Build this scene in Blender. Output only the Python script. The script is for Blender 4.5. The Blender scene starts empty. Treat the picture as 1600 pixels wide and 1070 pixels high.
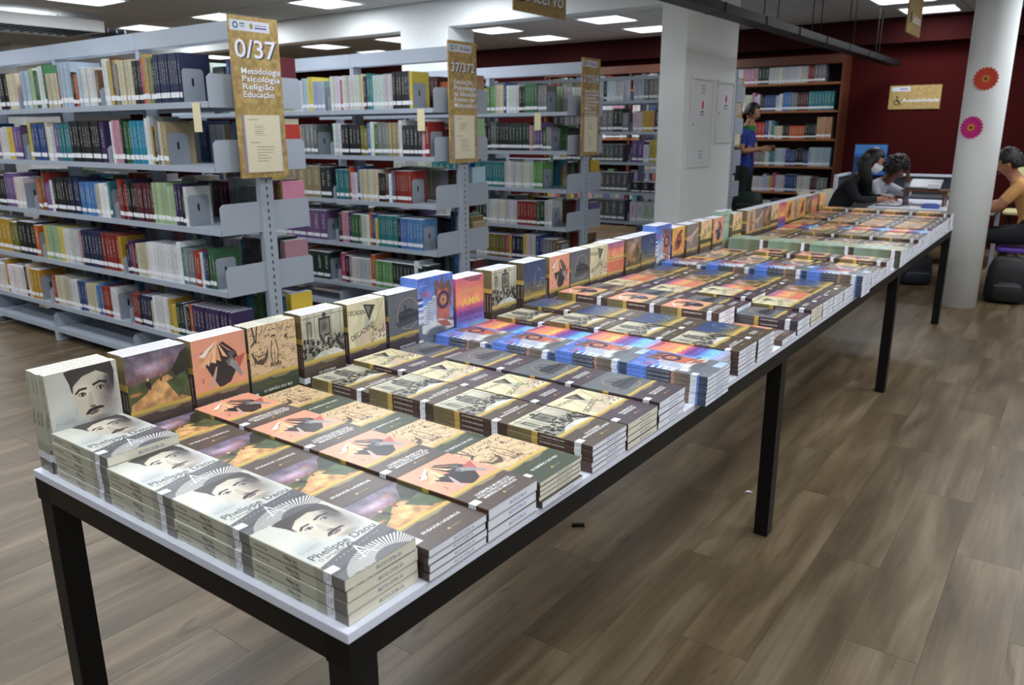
import bpy, bmesh, math, random
import numpy as np
from mathutils import Vector, Matrix, Quaternion
random.seed(7)
rng = np.random.default_rng(7)
S = bpy.context.scene
C = S.collection
PI = math.pi

# ---------------------------------------------------------------- camera
def basis(y, p, r):
    cy, sy, cp, sp = math.cos(y), math.sin(y), math.cos(p), math.sin(p)
    f = Vector((-sy*cp, cy*cp, sp)); right = Vector((cy, sy, 0)); up = right.cross(f)
    return right*math.cos(r)+up*math.sin(r), -right*math.sin(r)+up*math.cos(r), f
CAM = Vector((0.7906, -0.6682, 1.4706))
cr, cu_, cf = basis(0.6292, -0.2649, -0.0049)
cam_data = bpy.data.cameras.new('camera'); cam = bpy.data.objects.new('camera', cam_data); C.objects.link(cam)
m = Matrix((cr, cu_, -cf)).transposed().to_4x4(); m.translation = CAM
cam.matrix_world = m
cam_data.sensor_width = 36; cam_data.sensor_fit = 'HORIZONTAL'
cam_data.lens = 1221.46/1600*36
cam_data.clip_start = 0.05
cam_data.dof.use_dof = True; cam_data.dof.focus_distance = 2.0; cam_data.dof.aperture_fstop = 5.6
S.camera = cam

# ---------------------------------------------------------------- world, exposure, ceiling lamps
w = bpy.data.worlds.new('world'); S.world = w; w.use_nodes = True
w.node_tree.nodes['Background'].inputs[0].default_value = (0.80, 0.88, 1.0, 1)
w.node_tree.nodes['Background'].inputs[1].default_value = 0.10
S.view_settings.view_transform = 'Standard'; S.view_settings.look = 'None'
S.view_settings.exposure = 0.0; S.view_settings.gamma = 1.0; S.view_settings.use_curve_mapping = False
CEIL = 2.8
LAMP_W = 16.5
LAMPS = [(x, y) for y in (-0.9, 0.6, 2.2, 3.8, 5.45, 8.45, 9.65) for x in (-9.55, -7.88, -6.1, -4.36)]
LAMPS += [(x, y) for y in (-0.9, 0.8, 2.6) for x in (-2.6, -0.9, 0.9, 2.7)]
LAMPS += [(0.9, 4.4), (2.7, 4.4), (-1.0, 10.0), (-1.1, 8.98), (0.9, 8.98), (2.7, 8.98), (0.9, 7.2), (2.7, 7.2), (2.7, 5.8)]
LAMPS = [l for l in LAMPS if l not in ((-9.55, -0.9), (-9.55, 0.6), (-9.55, 2.2))] + [(x, y) for x in (-12.5, -15.5) for y in (0.6, 3.8, 8.45)]
for i, (x, y) in enumerate(LAMPS):
    ld = bpy.data.lights.new('panel_light', 'AREA'); ld.shape = 'SQUARE'; ld.size = 0.5
    ld.energy = LAMP_W; ld.color = (0.90, 0.95, 1.0)
    lo = bpy.data.objects.new('panel_light', ld); lo.location = (x, y, CEIL-0.02); C.objects.link(lo)

# ---------------------------------------------------------------- helpers
MATS = {}
def nt(name):
    mt = bpy.data.materials.new(name); mt.use_nodes = True
    return mt, mt.node_tree.nodes, mt.node_tree.links, mt.node_tree.nodes['Principled BSDF']
def lin(c):
    return tuple(((v/255.0)/12.92 if v/255.0 <= 0.04045 else ((v/255.0+0.055)/1.055)**2.4) for v in c)
def mat(name, rgb, rough=0.5, metal=0.0, bump=0.0, var=0.06, scale=30, emit=None, spec=0.5):
    """Plain surface: sRGB colour with a faint procedural mottling and optional fine bump."""
    if name in MATS: return MATS[name]
    mt, N, L, B = nt(name)
    c = lin(rgb)
    B.inputs['Roughness'].default_value = rough; B.inputs['Metallic'].default_value = metal
    B.inputs['Specular IOR Level'].default_value = spec
    tc = N.new('ShaderNodeTexCoord'); ns = N.new('ShaderNodeTexNoise'); ns.inputs['Scale'].default_value = scale
    ns.inputs['Detail'].default_value = 3
    L.new(tc.outputs['Object'], ns.inputs['Vector'])
    mx = N.new('ShaderNodeMix'); mx.data_type = 'RGBA'
    mx.inputs['A'].default_value = (*[v*(1-var) for v in c], 1); mx.inputs['B'].default_value = (*[min(1, v*(1+var)) for v in c], 1)
    L.new(ns.outputs['Fac'], mx.inputs['Factor']); L.new(mx.outputs['Result'], B.inputs['Base Color'])
    if bump:
        bp = N.new('ShaderNodeBump'); bp.inputs['Strength'].default_value = bump; bp.inputs['Distance'].default_value = 0.002
        L.new(ns.outputs['Fac'], bp.inputs['Height']); L.new(bp.outputs['Normal'], B.inputs['Normal'])
    if emit:
        B.inputs['Emission Color'].default_value = (*lin(emit[0]), 1); B.inputs['Emission Strength'].default_value = emit[1]
    MATS[name] = mt
    return mt

class MB:
    """collects boxes, prisms, tubes; build() links them as one mesh object"""
    def __init__(s): s.v = []; s.f = []; s.mi = []; s.col = []; s.uv = None
    def poly(s, vs, fs, mi=0, col=None):
        b = len(s.v); s.v += [tuple(v) for v in vs]
        for f in fs: s.f.append(tuple(b+i for i in f)); s.mi.append(mi); s.col.append(col)
        return s
    def box(s, x0, x1, y0, y1, z0, z1, mi=0, col=None, M=None):
        vs = [(x, y, z) for z in (z0, z1) for y in (y0, y1) for x in (x0, x1)]
        if M is not None: vs = [tuple(M @ Vector(v)) for v in vs]
        return s.poly(vs, [(0, 2, 3, 1), (4, 5, 7, 6), (0, 1, 5, 4), (2, 6, 7, 3), (0, 4, 6, 2), (1, 3, 7, 5)], mi, col)
    def tube(s, pts, r, n=8, mi=0):
        pts = [Vector(p) for p in pts]; rs = r if isinstance(r, (list, tuple)) else [r]*len(pts)
        rings = []
        for i, p in enumerate(pts):
            t = (pts[min(i+1, len(pts)-1)]-pts[max(i-1, 0)]).normalized()
            a = t.orthogonal().normalized() if i == 0 else (a - t*a.dot(t)).normalized()
            b = t.cross(a)
            rings.append([p+(a*math.cos(2*PI*k/n)+b*math.sin(2*PI*k/n))*rs[i] for k in range(n)])
        vs = [q for rr in rings for q in rr]; fs = []
        for i in range(len(pts)-1):
            for k in range(n): fs.append((i*n+k, i*n+(k+1) % n, (i+1)*n+(k+1) % n, (i+1)*n+k))
        fs.append(tuple(range(n))[::-1]); fs.append(tuple((len(pts)-1)*n+k for k in range(n)))
        return s.poly(vs, fs, mi)
    def prism(s, outline, z0, z1, M=None, mi=0):
        n = len(outline)
        vs = [(x, y, z0) for x, y in outline]+[(x, y, z1) for x, y in outline]
        if M is not None: vs = [tuple(M @ Vector(v)) for v in vs]
        fs = [tuple(range(n))[::-1], tuple(range(n, 2*n))]+[(i, (i+1) % n, n+(i+1) % n, n+i) for i in range(n)]
        return s.poly(vs, fs, mi)
    def mesh(s, name, mats, smooth=False):
        me = bpy.data.meshes.new(name); me.from_pydata(s.v, [], s.f)
        for m_ in (mats if isinstance(mats, (list, tuple)) else [mats]): me.materials.append(m_)
        me.polygons.foreach_set('material_index', s.mi)
        if smooth: me.polygons.foreach_set('use_smooth', [True]*len(s.f))
        if any(c is not None for c in s.col):
            ca = me.color_attributes.new('col', 'FLOAT_COLOR', 'CORNER')
            dat = []
            for f, c in zip(s.f, s.col): dat += [*(c or (1, 1, 1)), 1.0]*len(f)
            ca.data.foreach_set('color', dat)
        me.update(); return me
    def build(s, name, mats, parent=None, smooth=False, bevel=0, loc=None):
        o = bpy.data.objects.new(name, s.mesh(name, mats, smooth)); C.objects.link(o)
        if parent is not None: o.parent = parent
        if loc: o.location = loc
        if bevel:
            bv = o.modifiers.new('bevel', 'BEVEL'); bv.width = bevel; bv.segments = 2; bv.limit_method = 'ANGLE'
        return o
def empty(name, loc=(0, 0, 0), rz=0.0, parent=None):
    o = bpy.data.objects.new(name, None); o.location = loc; o.rotation_euler = (0, 0, rz); C.objects.link(o)
    o.empty_display_size = 0.1
    if parent is not None: o.parent = parent
    return o
def tag(o, label, cat, group=None):
    o['label'] = label; o['category'] = cat
    if group: o['group'] = group
    return o
def kind(o, k): o['kind'] = k; return o
def dup(o, parent=None):
    c = o.copy(); C.objects.link(c)
    if parent is not None: c.parent = parent
    return c
ORD = ['nearest', 'second', 'third', 'fourth', 'fifth', 'sixth', 'seventh', 'eighth', 'ninth', 'tenth', 'eleventh', 'twelfth', 'thirteenth', 'fourteenth', 'fifteenth', 'sixteenth', 'seventeenth', 'eighteenth', 'nineteenth', 'twentieth',
       'twenty-first', 'twenty-second', 'twenty-third', 'twenty-fourth', 'twenty-fifth', 'twenty-sixth', 'twenty-seventh', 'twenty-eighth', 'twenty-ninth', 'thirtieth', 'thirty-first', 'thirty-second', 'thirty-third', 'thirty-fourth', 'thirty-fifth', 'thirty-sixth', 'thirty-seventh', 'thirty-eighth', 'thirty-ninth', 'fortieth']
ORD1 = ['first']+ORD[1:]

# ---------------------------------------------------------------- raster drawing for flat print (covers, signs)
_tt = {}
def text_tris(s):
    if s in _tt: return _tt[s]
    cu = bpy.data.curves.new('tmp_text', 'FONT'); cu.body = s; cu.size = 1; cu.resolution_u = 3; cu.offset = 0.012
    o = bpy.data.objects.new('tmp_text', cu); me = o.to_mesh(); me.calc_loop_triangles()
    v = np.array([x.co[:2] for x in me.vertices]).reshape(-1, 2)
    t = np.array([x.vertices[:] for x in me.loop_triangles], int).reshape(-1, 3)
    o.to_mesh_clear(); bpy.data.objects.remove(o); bpy.data.curves.remove(cu)
    _tt[s] = (v, t); return v, t
def fbm(h, w_, sc, seed=0, ax=1.0, oct=4):
    r = np.random.default_rng(seed); out = np.zeros((h, w_)); amp = 1; tot = 0
    for o in range(oct):
        gy, gx = max(2, int(sc*ax*2**o)), max(2, int(sc*2**o*w_/h))
        g = r.random((gy+1, gx+1)); yy = np.linspace(0, gy-1e-6, h); xx = np.linspace(0, gx-1e-6, w_)
        y0 = yy.astype(int); x0 = xx.astype(int); fy = (yy-y0)[:, None]; fx = (xx-x0)[None]
        fy = fy*fy*(3-2*fy); fx = fx*fx*(3-2*fx)
        a = g[y0][:, x0]*(1-fx)+g[y0][:, x0+1]*fx; b = g[y0+1][:, x0]*(1-fx)+g[y0+1][:, x0+1]*fx
        out += amp*(a*(1-fy)+b*fy); tot += amp; amp *= .5
    return out/tot
class Cv:
    def __init__(s, w_, h, c=(255, 255, 255)):
        s.w, s.h = w_, h; s.a = np.ones((h, w_, 3))*np.array(c)/255.0
        s.Y, s.X = np.mgrid[0:h, 0:w_]; s.U = (s.X+.5)/w_; s.V = (s.Y+.5)/h
    def mask(s, m_, c, al=1.0):
        al = np.clip(m_*al, 0, 1)[..., None] if m_.dtype != bool else m_[..., None]*al
        c = np.array(c)/255.0; s.a = s.a*(1-al)+c*al; return s
    def rect(s, u0, u1, v0, v1, c, al=1.0): return s.mask((s.U >= u0) & (s.U < u1) & (s.V >= v0) & (s.V < v1), c, al)
    def ell(s, u, v, ru, rv, c, al=1.0, soft=0.0, rot=0.0):
        du = s.U-u; dv = s.V-v; k = s.h/s.w
        if rot: du, dv = du*math.cos(rot)+dv*k*math.sin(rot), (-du*math.sin(rot)/k+dv*math.cos(rot))
        d = np.sqrt((du/ru)**2+(dv/rv)**2)
        return s.mask(np.clip((1-d)/soft, 0, 1) if soft else d < 1, c, al)
    def ring(s, u, v, r, t, c, al=1.0):
        d = np.sqrt(((s.U-u)*s.w/s.h)**2+(s.V-v)**2); return s.mask(abs(d-r) < t, c, al)
    def poly(s, pts, c, al=1.0):
        ins = np.zeros(s.U.shape, bool); n = len(pts)
        for i in range(n):
            (x0, y0), (x1, y1) = pts[i], pts[(i+1) % n]
            if y0 == y1: continue
            cond = ((y0 > s.V) != (y1 > s.V)) & (s.U < (x1-x0)*(s.V-y0)/(y1-y0)+x0)
            ins ^= cond
        return s.mask(ins, c, al)
    def line(s, pts, t, c, al=1.0):
        k = s.w/s.h; P = np.zeros(s.U.shape, bool)
        for (x0, y0), (x1, y1) in zip(pts[:-1], pts[1:]):
            dx, dy = (x1-x0)*k, y1-y0; L2 = dx*dx+dy*dy+1e-12
            q = np.clip((((s.U-x0)*k)*dx+(s.V-y0)*dy)/L2, 0, 1)
            P |= ((s.U-x0)*k-q*dx)**2+((s.V-y0)-q*dy)**2 < t*t
        return s.mask(P, c, al)
    def text(s, txt, u, v, size, c, rot=0.0, squeeze=1.0, width=None, al=1.0):
        """baseline start at (u,v); size in canvas heights"""
        vv, tt = text_tris(txt)
        if len(vv) == 0: return s
        if width: squeeze = width*s.w/((vv[:, 0].max())*size*s.h)
        x = vv[:, 0]*size*s.h*squeeze; y = -vv[:, 1]*size*s.h
        cx, sx = math.cos(rot), math.sin(rot)
        X = x*cx-y*sx+u*s.w; Y = x*sx+y*cx+v*s.h
        acc = np.zeros((s.h, s.w), bool)
        for a, b, c_ in tt:
            xs = X[[a, b, c_]]; ys = Y[[a, b, c_]]
            x0, x1 = max(0, int(xs.min())), min(s.w-1, int(xs.max())+1); y0, y1 = max(0, int(ys.min())), min(s.h-1, int(ys.max())+1)
            if x1 < x0 or y1 < y0: continue
            px, py = np.meshgrid(np.arange(x0, x1+1)+.5, np.arange(y0, y1+1)+.5)
            def e(i, j): return (xs[j]-xs[i])*(py-ys[i])-(ys[j]-ys[i])*(px-xs[i])
            e0, e1, e2 = e(0, 1), e(1, 2), e(2, 0)
            acc[y0:y1+1, x0:x1+1] |= ((e0 >= -.3) & (e1 >= -.3) & (e2 >= -.3)) | ((e0 <= .3) & (e1 <= .3) & (e2 <= .3))
        return s.mask(acc, c, al)
    def grad(s, stops, v0=0.0, v1=1.0, horiz=False):
        t = (s.U if horiz else s.V); q = np.clip((t-v0)/(v1-v0), 0, 1); ks = [k for k, _ in stops]
        col = np.stack([np.interp(q, ks, [c[i]/255 for _, c in stops]) for i in range(3)], -1)
        mm = ((t >= v0) & (t < v1))[..., None]; s.a = np.where(mm, col, s.a); return s
    def noise(s, amt, sc, seed=0, ax=1.0):
        n = fbm(s.h, s.w, sc, seed, ax)-.5; s.a = np.clip(s.a*(1+amt*2*n[..., None]), 0, 1); return s
def to_image(name, a):
    h, w_, _ = a.shape
    im = bpy.data.images.new(name, w_, h, alpha=False)
    px = np.ones((h, w_, 4), np.float32); px[..., :3] = np.clip(a, 0, 1)[::-1]
    im.pixels.foreach_set(px.ravel()); im.pack(); return im
def print_mat(name, a, rough=0.32, coat=0.0, sat=1.0, spec=0.5):
    mt, N, L, B = nt(name)
    t = N.new('ShaderNodeTexImage'); t.image = to_image(name, a); t.extension = 'EXTEND'
    hs = N.new('ShaderNodeHueSaturation'); hs.inputs['Saturation'].default_value = sat; L.new(t.outputs['Color'], hs.inputs['Color']); L.new(hs.outputs['Color'], B.inputs['Base Color']); B.inputs['Roughness'].default_value = rough; B.inputs['Specular IOR Level'].default_value = spec
    ns = N.new('ShaderNodeTexNoise'); ns.inputs['Scale'].default_value = 14
    tc = N.new('ShaderNodeTexCoord'); L.new(tc.outputs['Object'], ns.inputs['Vector'])
    bp = N.new('ShaderNodeBump'); bp.inputs['Strength'].default_value = 0.15; bp.inputs['Distance'].default_value = 0.003
    L.new(ns.outputs['Fac'], bp.inputs['Height']); L.new(bp.outputs['Normal'], B.inputs['Normal'])
    if coat: B.inputs['Coat Weight'].default_value = coat; B.inputs['Coat Roughness'].default_value = 0.25
    return mt

# ---------------------------------------------------------------- materials
M_metal = mat('grey_shelf_metal', (168, 177, 190), 0.42, 0.0, var=0.03)
M_metal_d = mat('bookend_metal', (150, 158, 168), 0.4, 0.1, var=0.05)
M_dark = mat('black_powder_metal', (13, 13, 14), 0.45, 0.0, var=0.1, spec=.3)
M_slot = mat('slot_shadow_black', (14, 15, 18), 0.8)
M_white = mat('white_laminate', (228, 232, 246), 0.35, 0.0, var=0.02)
M_plaster = mat('white_plaster', (232, 235, 234), 0.75, bump=0.05, var=0.02, scale=12)
M_panel = mat('white_enamel', (230, 232, 232), 0.4, var=0.02)
M_red = mat('dark_red_wall_paint', (62, 10, 10), 0.9, spec=.15, bump=0.05, var=0.05, scale=6)
M_redband = mat('dark_red_beam_paint', (48, 11, 12), 0.9, spec=.15, var=0.05, scale=6)
M_wood = mat('brown_varnished_wood', (92, 48, 28), 0.45, var=0.2, scale=9)
M_wood_d = mat('dark_bookcase_back', (52, 22, 22), 0.7, var=0.15, scale=8)
M_ply = mat('shelf_edge_wood', (150, 92, 48), 0.5, var=0.2, scale=14)
M_ceil = mat('ceiling_tile_grey', (176, 176, 172), 0.85, bump=0.1, var=0.03, scale=60)
M_grid = mat('ceiling_joint', (120, 120, 118), 0.8)
M_page = mat('page_edges_white', (236, 238, 244), 0.8, var=0.04, scale=200)
M_page_c = mat('page_edges_cream', (222, 216, 196), 0.8, var=0.05, scale=200)
M_label = mat('white_sticker', (236, 238, 242), 0.6, var=0.02)
M_paper = mat('cream_paper', (226, 214, 176), 0.6, var=0.03)
M_black = mat('black_plastic', (13, 14, 17), 0.5, var=0.1, spec=.3)
M_lamp = mat('lamp_diffuser', (250, 250, 255), 0.5, emit=((242, 248, 255), 2.6))

# ---------------------------------------------------------------- setting: floor, ceiling, walls
X0, X1, Y0, Y1 = -20.0, 4.6, -3.6, 10.8
def floor_mat():
    mt, N, L, B = nt('vinyl_wood_planks')
    tc = N.new('ShaderNodeTexCoord'); gi = N.new('ShaderNodeNewGeometry'); oi = N.new('ShaderNodeObjectInfo')
    ad = N.new('ShaderNodeMath'); ad.operation = 'ADD'; L.new(gi.outputs['Random Per Island'], ad.inputs[0]); L.new(oi.outputs['Random'], ad.inputs[1])
    mu = N.new('ShaderNodeMath'); mu.operation = 'MULTIPLY'; mu.inputs[1].default_value = 37.0; L.new(ad.outputs[0], mu.inputs[0])
    fr = N.new('ShaderNodeMath'); fr.operation = 'FRACT'; L.new(ad.outputs[0], fr.inputs[0])
    def noise(sx, sy, det, dist=0.0):
        mp = N.new('ShaderNodeMapping'); mp.inputs['Scale'].default_value = (sx, sy, 1)
        L.new(gi.outputs['Position'], mp.inputs['Vector'])
        n = N.new('ShaderNodeTexNoise'); n.noise_dimensions = '4D'; n.inputs['Scale'].default_value = 1; n.inputs['Detail'].default_value = det
        n.inputs['Distortion'].default_value = dist
        L.new(mp.outputs[0], n.inputs['Vector']); L.new(mu.outputs[0], n.inputs['W']); return n
    n1 = noise(9, 1.3, 4, 0.6); n2 = noise(70, 3.0, 5, 0.3); n3 = noise(14, 3.2, 3, 1.6)
    r1 = N.new('ShaderNodeValToRGB'); L.new(n1.outputs['Fac'], r1.inputs['Fac'])
    el = r1.color_ramp.elements; el[0].position = .26; el[0].color = (*lin((76, 63, 44)), 1); el[1].position = .74; el[1].color = (*lin((138, 123, 100)), 1)
    e = el.new(.5); e.color = (*lin((105, 90, 68)), 1)
    r2 = N.new('ShaderNodeValToRGB'); L.new(n2.outputs['Fac'], r2.inputs['Fac'])
    r2.color_ramp.elements[0].position = .3; r2.color_ramp.elements[0].color = (.72, .70, .66, 1); r2.color_ramp.elements[1].position = .6; r2.color_ramp.elements[1].color = (1, 1, 1, 1)
    m1 = N.new('ShaderNodeMix'); m1.data_type = 'RGBA'; m1.blend_type = 'MULTIPLY'; m1.inputs['Factor'].default_value = .8
    L.new(r1.outputs['Color'], m1.inputs['A']); L.new(r2.outputs['Color'], m1.inputs['B'])
    r3 = N.new('ShaderNodeValToRGB'); L.new(n3.outputs['Fac'], r3.inputs['Fac'])
    r3.color_ramp.elements[0].position = .64; r3.color_ramp.elements[0].color = (1, 1, 1, 1); r3.color_ramp.elements[1].position = .74; r3.color_ramp.elements[1].color = (.5, .38, .28, 1)
    m2 = N.new('ShaderNodeMix'); m2.data_type = 'RGBA'; m2.blend_type = 'MULTIPLY'; m2.inputs['Factor'].default_value = .8
    L.new(m1.outputs['Result'], m2.inputs['A']); L.new(r3.outputs['Color'], m2.inputs['B'])
    r4 = N.new('ShaderNodeValToRGB'); L.new(fr.outputs[0], r4.inputs['Fac']); r4.color_ramp.interpolation = 'CONSTANT'
    els = r4.color_ramp.elements; els[0].color = (.92, .90, .87, 1); els[1].position = .8; els[1].color = (1.0, .98, .97, 1)
    for p, cc in ((.2, (1, .97, .93, 1)), (.4, (.95, .94, .94, 1)), (.6, (.97, .93, .88, 1))): e = els.new(p); e.color = cc
    m3 = N.new('ShaderNodeMix'); m3.data_type = 'RGBA'; m3.blend_type = 'MULTIPLY'; m3.inputs['Factor'].default_value = 1
    L.new(m2.outputs['Result'], m3.inputs['A']); L.new(r4.outputs['Color'], m3.inputs['B'])
    L.new(m3.outputs['Result'], B.inputs['Base Color'])
    B.inputs['Roughness'].default_value = .36; B.inputs['Specular IOR Level'].default_value = .45
    bp = N.new('ShaderNodeBump'); bp.inputs['Strength'].default_value = .25; bp.inputs['Distance'].default_value = .001
    L.new(n2.outputs['Fac'], bp.inputs['Height']); L.new(bp.outputs['Normal'], B.inputs['Normal'])
    return mt
M_floor = floor_mat()
floor = kind(MB().box(X0, X1, Y0, Y1+.3, -0.12, -0.003).build('floor', mat('floor_joint_brown', (60, 50, 40), .8)), 'structure')
PW, PL = 0.20, 1.22
pm = MB().box(-PW/2+.0003, PW/2-.0003, -PL/2+.0006, PL/2-.0006, -0.003, 0.0).mesh('plank', M_floor)
planks = []
nx = int((X1-X0)/PW)
for i in range(nx):
    x = X0+PW*(i+.5); off = ((i*0.39) % 1.0)*PL
    y = Y0-off+PL/2
    while y < Y1+PL/2:
        planks.append((x, y)); y += PL
def fdist(p):
    d = Vector((p[0], p[1], 0))-CAM; z = d.dot(cf)
    if z < .2: return 99+d.length
    u, v = d.dot(cr)/z, d.dot(cu_)/z
    # the floor the shelves and the wall hide, or outside the frame, goes last
    vis = abs(u) < .8 and v > -.62
    if p[1] > 1.9 and p[0] < -1.2: vis = False
    return d.length+(0 if vis else 50)
planks.sort(key=fdist)
for x, y in planks[:300]:
    o = bpy.data.objects.new('plank', pm); o.location = (x, y, 0); o.parent = floor; C.objects.link(o)
mb = MB()
for x, y in planks[300:]:
    mb.box(x-PW/2+.0003, x+PW/2-.0003, max(Y0, y-PL/2+.0006), min(Y1, y+PL/2-.0006), -.003, 0)
kind(mb.build('far_planks', M_floor, floor), 'stuff')

ceiling = kind(MB().box(X0, X1, Y0, Y1+.3, CEIL+.012, CEIL+.15).build('ceiling', M_grid), 'structure')
TX, TY = 0.625, 1.25
tm = MB().box(-TX/2+.006, TX/2-.006, -TY/2+.006, TY/2-.006, 0, .012).mesh('ceiling_tile', M_ceil)
tiles = []
x = X0+TX/2
while x < X1:
    y = Y0+TY/2
    while y < Y1: tiles.append((x, y)); y += TY
    x += TX
def cdist(p):
    d = Vector((p[0], p[1], CEIL))-CAM; z = d.dot(cf)
    if z < .3: return 99
    return d.length+(0 if abs(d.dot(cr)/z) < .75 and d.dot(cu_)/z < .5 else 60)
tiles.sort(key=cdist)
for x, y in tiles[:170]:
    o = bpy.data.objects.new('ceiling_tile', tm); o.location = (x, y, CEIL); o.parent = ceiling; C.objects.link(o)
mb = MB()
for x, y in tiles[170:]: mb.box(x-TX/2+.006, x+TX/2-.006, y-TY/2+.006, y+TY/2-.006, CEIL, CEIL+.012)
kind(mb.build('far_ceiling_tiles', M_ceil, ceiling), 'stuff')

kind(MB().box(X0, X1, Y1, Y1+.2, 0, CEIL).build('wall_back', M_red), 'structure')
kind(MB().box(X0-.2, X0, Y0, Y1, 0, CEIL).build('wall_left', M_plaster), 'structure')
kind(MB().box(X1, X1+.2, Y0, Y1, 0, CEIL).build('wall_right', M_plaster), 'structure')
kind(MB().box(X0, X1, 10.55, Y1, 2.5, CEIL).build('trim_1', M_redband), 'structure')
kind(MB().box(0.25, 0.75, 10.5, Y1, 0, 2.5).build('trim_2', M_redband), 'structure')
# white beam across the room and the pillars that carry it
kind(MB().box(X0, X1, 6.08, 6.28, 2.53, CEIL).build('white_ceiling_beam', M_plaster, bevel=.01), 'structure')
kind(MB().box(-5.60, -4.92, 6.05, 6.5, 0, 2.53).build('white_pillar', M_plaster, bevel=.01), 'structure')
kind(MB().box(-13.6, -13.0, 5.2, 5.8, 0, CEIL).build('white_pillar', M_plaster, bevel=.01), 'structure')
pillar = kind(MB().box(-2.435, -2.19, 6.0, 7.2, 0, CEIL).build('white_pillar', M_plaster, bevel=.008), 'structure')
rc = MB(); n = 48; ring = [(0.0+.158*math.cos(2*PI*k/n), 6.93+.158*math.sin(2*PI*k/n)) for k in range(n)]
rcol = rc.prism(ring, 0, CEIL).build('round_column', M_plaster)
for p in rcol.data.polygons: p.use_smooth = len(p.vertices) == 4
kind(rcol, 'structure')

# ceiling lamps (frame + diffuser)
lamp0 = None
for i, (x, y) in enumerate(LAMPS):
    if lamp0 is None:
        t = empty('ceiling_lamp', (x, y, CEIL))
        a = MB(); s_ = .3
        for bx in ((-s_, s_, -s_, -s_+.02), (-s_, s_, s_-.02, s_), (-s_, -s_+.02, -s_+.02, s_-.02), (s_-.02, s_, -s_+.02, s_-.02)): a.box(*bx, -.016, 0)
        a.build('frame', M_panel, t)
        r_ = .05; q = s_-.021; out = []
        for cx, cy, a0 in ((q-r_, q-r_, 0), (-q+r_, q-r_, PI/2), (-q+r_, -q+r_, PI), (q-r_, -q+r_, 3*PI/2)):
            for k in range(5): out.append((cx+r_*math.cos(a0+k*PI/8), cy+r_*math.sin(a0+k*PI/8)))
        MB().prism(out, -.012, -.002).build('diffuser', M_lamp, t)
        lamp0 = t
    else:
        t = dup(lamp0); t.location = (x, y, CEIL)
        for ch in list(lamp0.children): dup(ch, t)
    tag(t, f'ceiling light panel outside the picture, {ORD1[sorted({l[0] for l in LAMPS}).index(x)]} line from left, {ORD1[sorted({l[1] for l in LAMPS}).index(y)]} from behind camera', 'ceiling light', 'square ceiling lamps')
bpy.context.view_layer.update()
_lamps = [o for o in C.objects if o.name.startswith('ceiling_lamp')]
def pix(p):
    d = Vector(p)-CAM; z = d.dot(cf)
    return (800+1221.46*d.dot(cr)/z, 535-1221.46*d.dot(cu_)/z) if z > .1 else (9999, 9999)
vis = sorted([(pix(o.location), o) for o in _lamps if -60 < pix(o.location)[0] < 1660 and -14 < pix(o.location)[1] < 1070], key=lambda t: t[0][0])
for k, ((px, py), o) in enumerate(vis):
    o['label'] = f"square white ceiling light panel, {ORD1[k]} from the left of those in view"
    del o['group']; o['group'] = 'square ceiling lamps'

# suspended louvred fluorescent fixture, top left
t = tag(empty('louvre_lamp', (-9.25, 3.35, 2.60), math.radians(90)), 'long suspended fluorescent lamp with black and silver louvre grid, far left', 'ceiling light')
LX, LY = 1.08, .40
a = MB(); a.box(-LX, LX, -LY-.03, -LY, 0, .12).box(-LX, LX, LY, LY+.03, 0, .12).box(-LX-.03, -LX, -LY-.03, LY+.03, 0, .12).box(LX, LX+.03, -LY-.03, LY+.03, 0, .12).box(-LX, LX, -LY, LY, .11, .13)
a.build('housing', M_panel, t)
lv0 = MB().box(-.008, .008, -LY, LY, .01, .055).mesh('louvre', mat('louvre_silver', (120, 126, 136), .25, .8))
for k in range(24):
    o = bpy.data.objects.new('louvre', lv0); o.location = (-LX+.05+k*.1045, 0, 0); o.parent = t; C.objects.link(o)
for yy in (-.17, 0, .17): MB().box(-LX, LX, yy-.006, yy+.006, .012, .05).build('long_louvre', MATS['louvre_silver'], t)
for yy in (-.25, -.085, .085, .25): MB().tube([(-LX+.05, yy, .08), (LX-.05, yy, .08)], .014).build('tube', mat('fluorescent_tube', (240, 245, 250), .4, emit=((235, 245, 255), .5)), t)
for xx in (-1, 1): MB().tube([(xx*.8, 0, .13), (xx*.8, 0, .2)], .006).build('rod', M_dark, t)

# black cable tray with its rods
t = tag(empty('cable_tray', (-1.42, 5, 2.225)), 'long black cable tray hanging over the display table', 'cable tray')
for k in range(11):
    y0 = -3.6+k*.83
    a = MB(); a.box(-.07, .07, y0, y0+.822, 0, .01).box(-.07, -.062, y0, y0+.822, .01, .06).box(.062, .07, y0, y0+.822, .01, .06)
    a.box(-.074, .074, y0-.01, y0+.015, -.002, .063)
    a.build('tray_section', M_black, t)
    MB().box(-.06, .06, y0+.06, y0+.76, .01, .052).build('cable_bundle', mat('dark_blue_cables', (32, 36, 46), .5, var=.3), t)
for k in range(14):
    MB().tube([(-.05 if k % 2 else .05, -3.2+k*.62, .05), (-.05 if k % 2 else .05, -3.2+k*.62, .574)], .005, 6).build('rod', M_dark, t)

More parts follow.
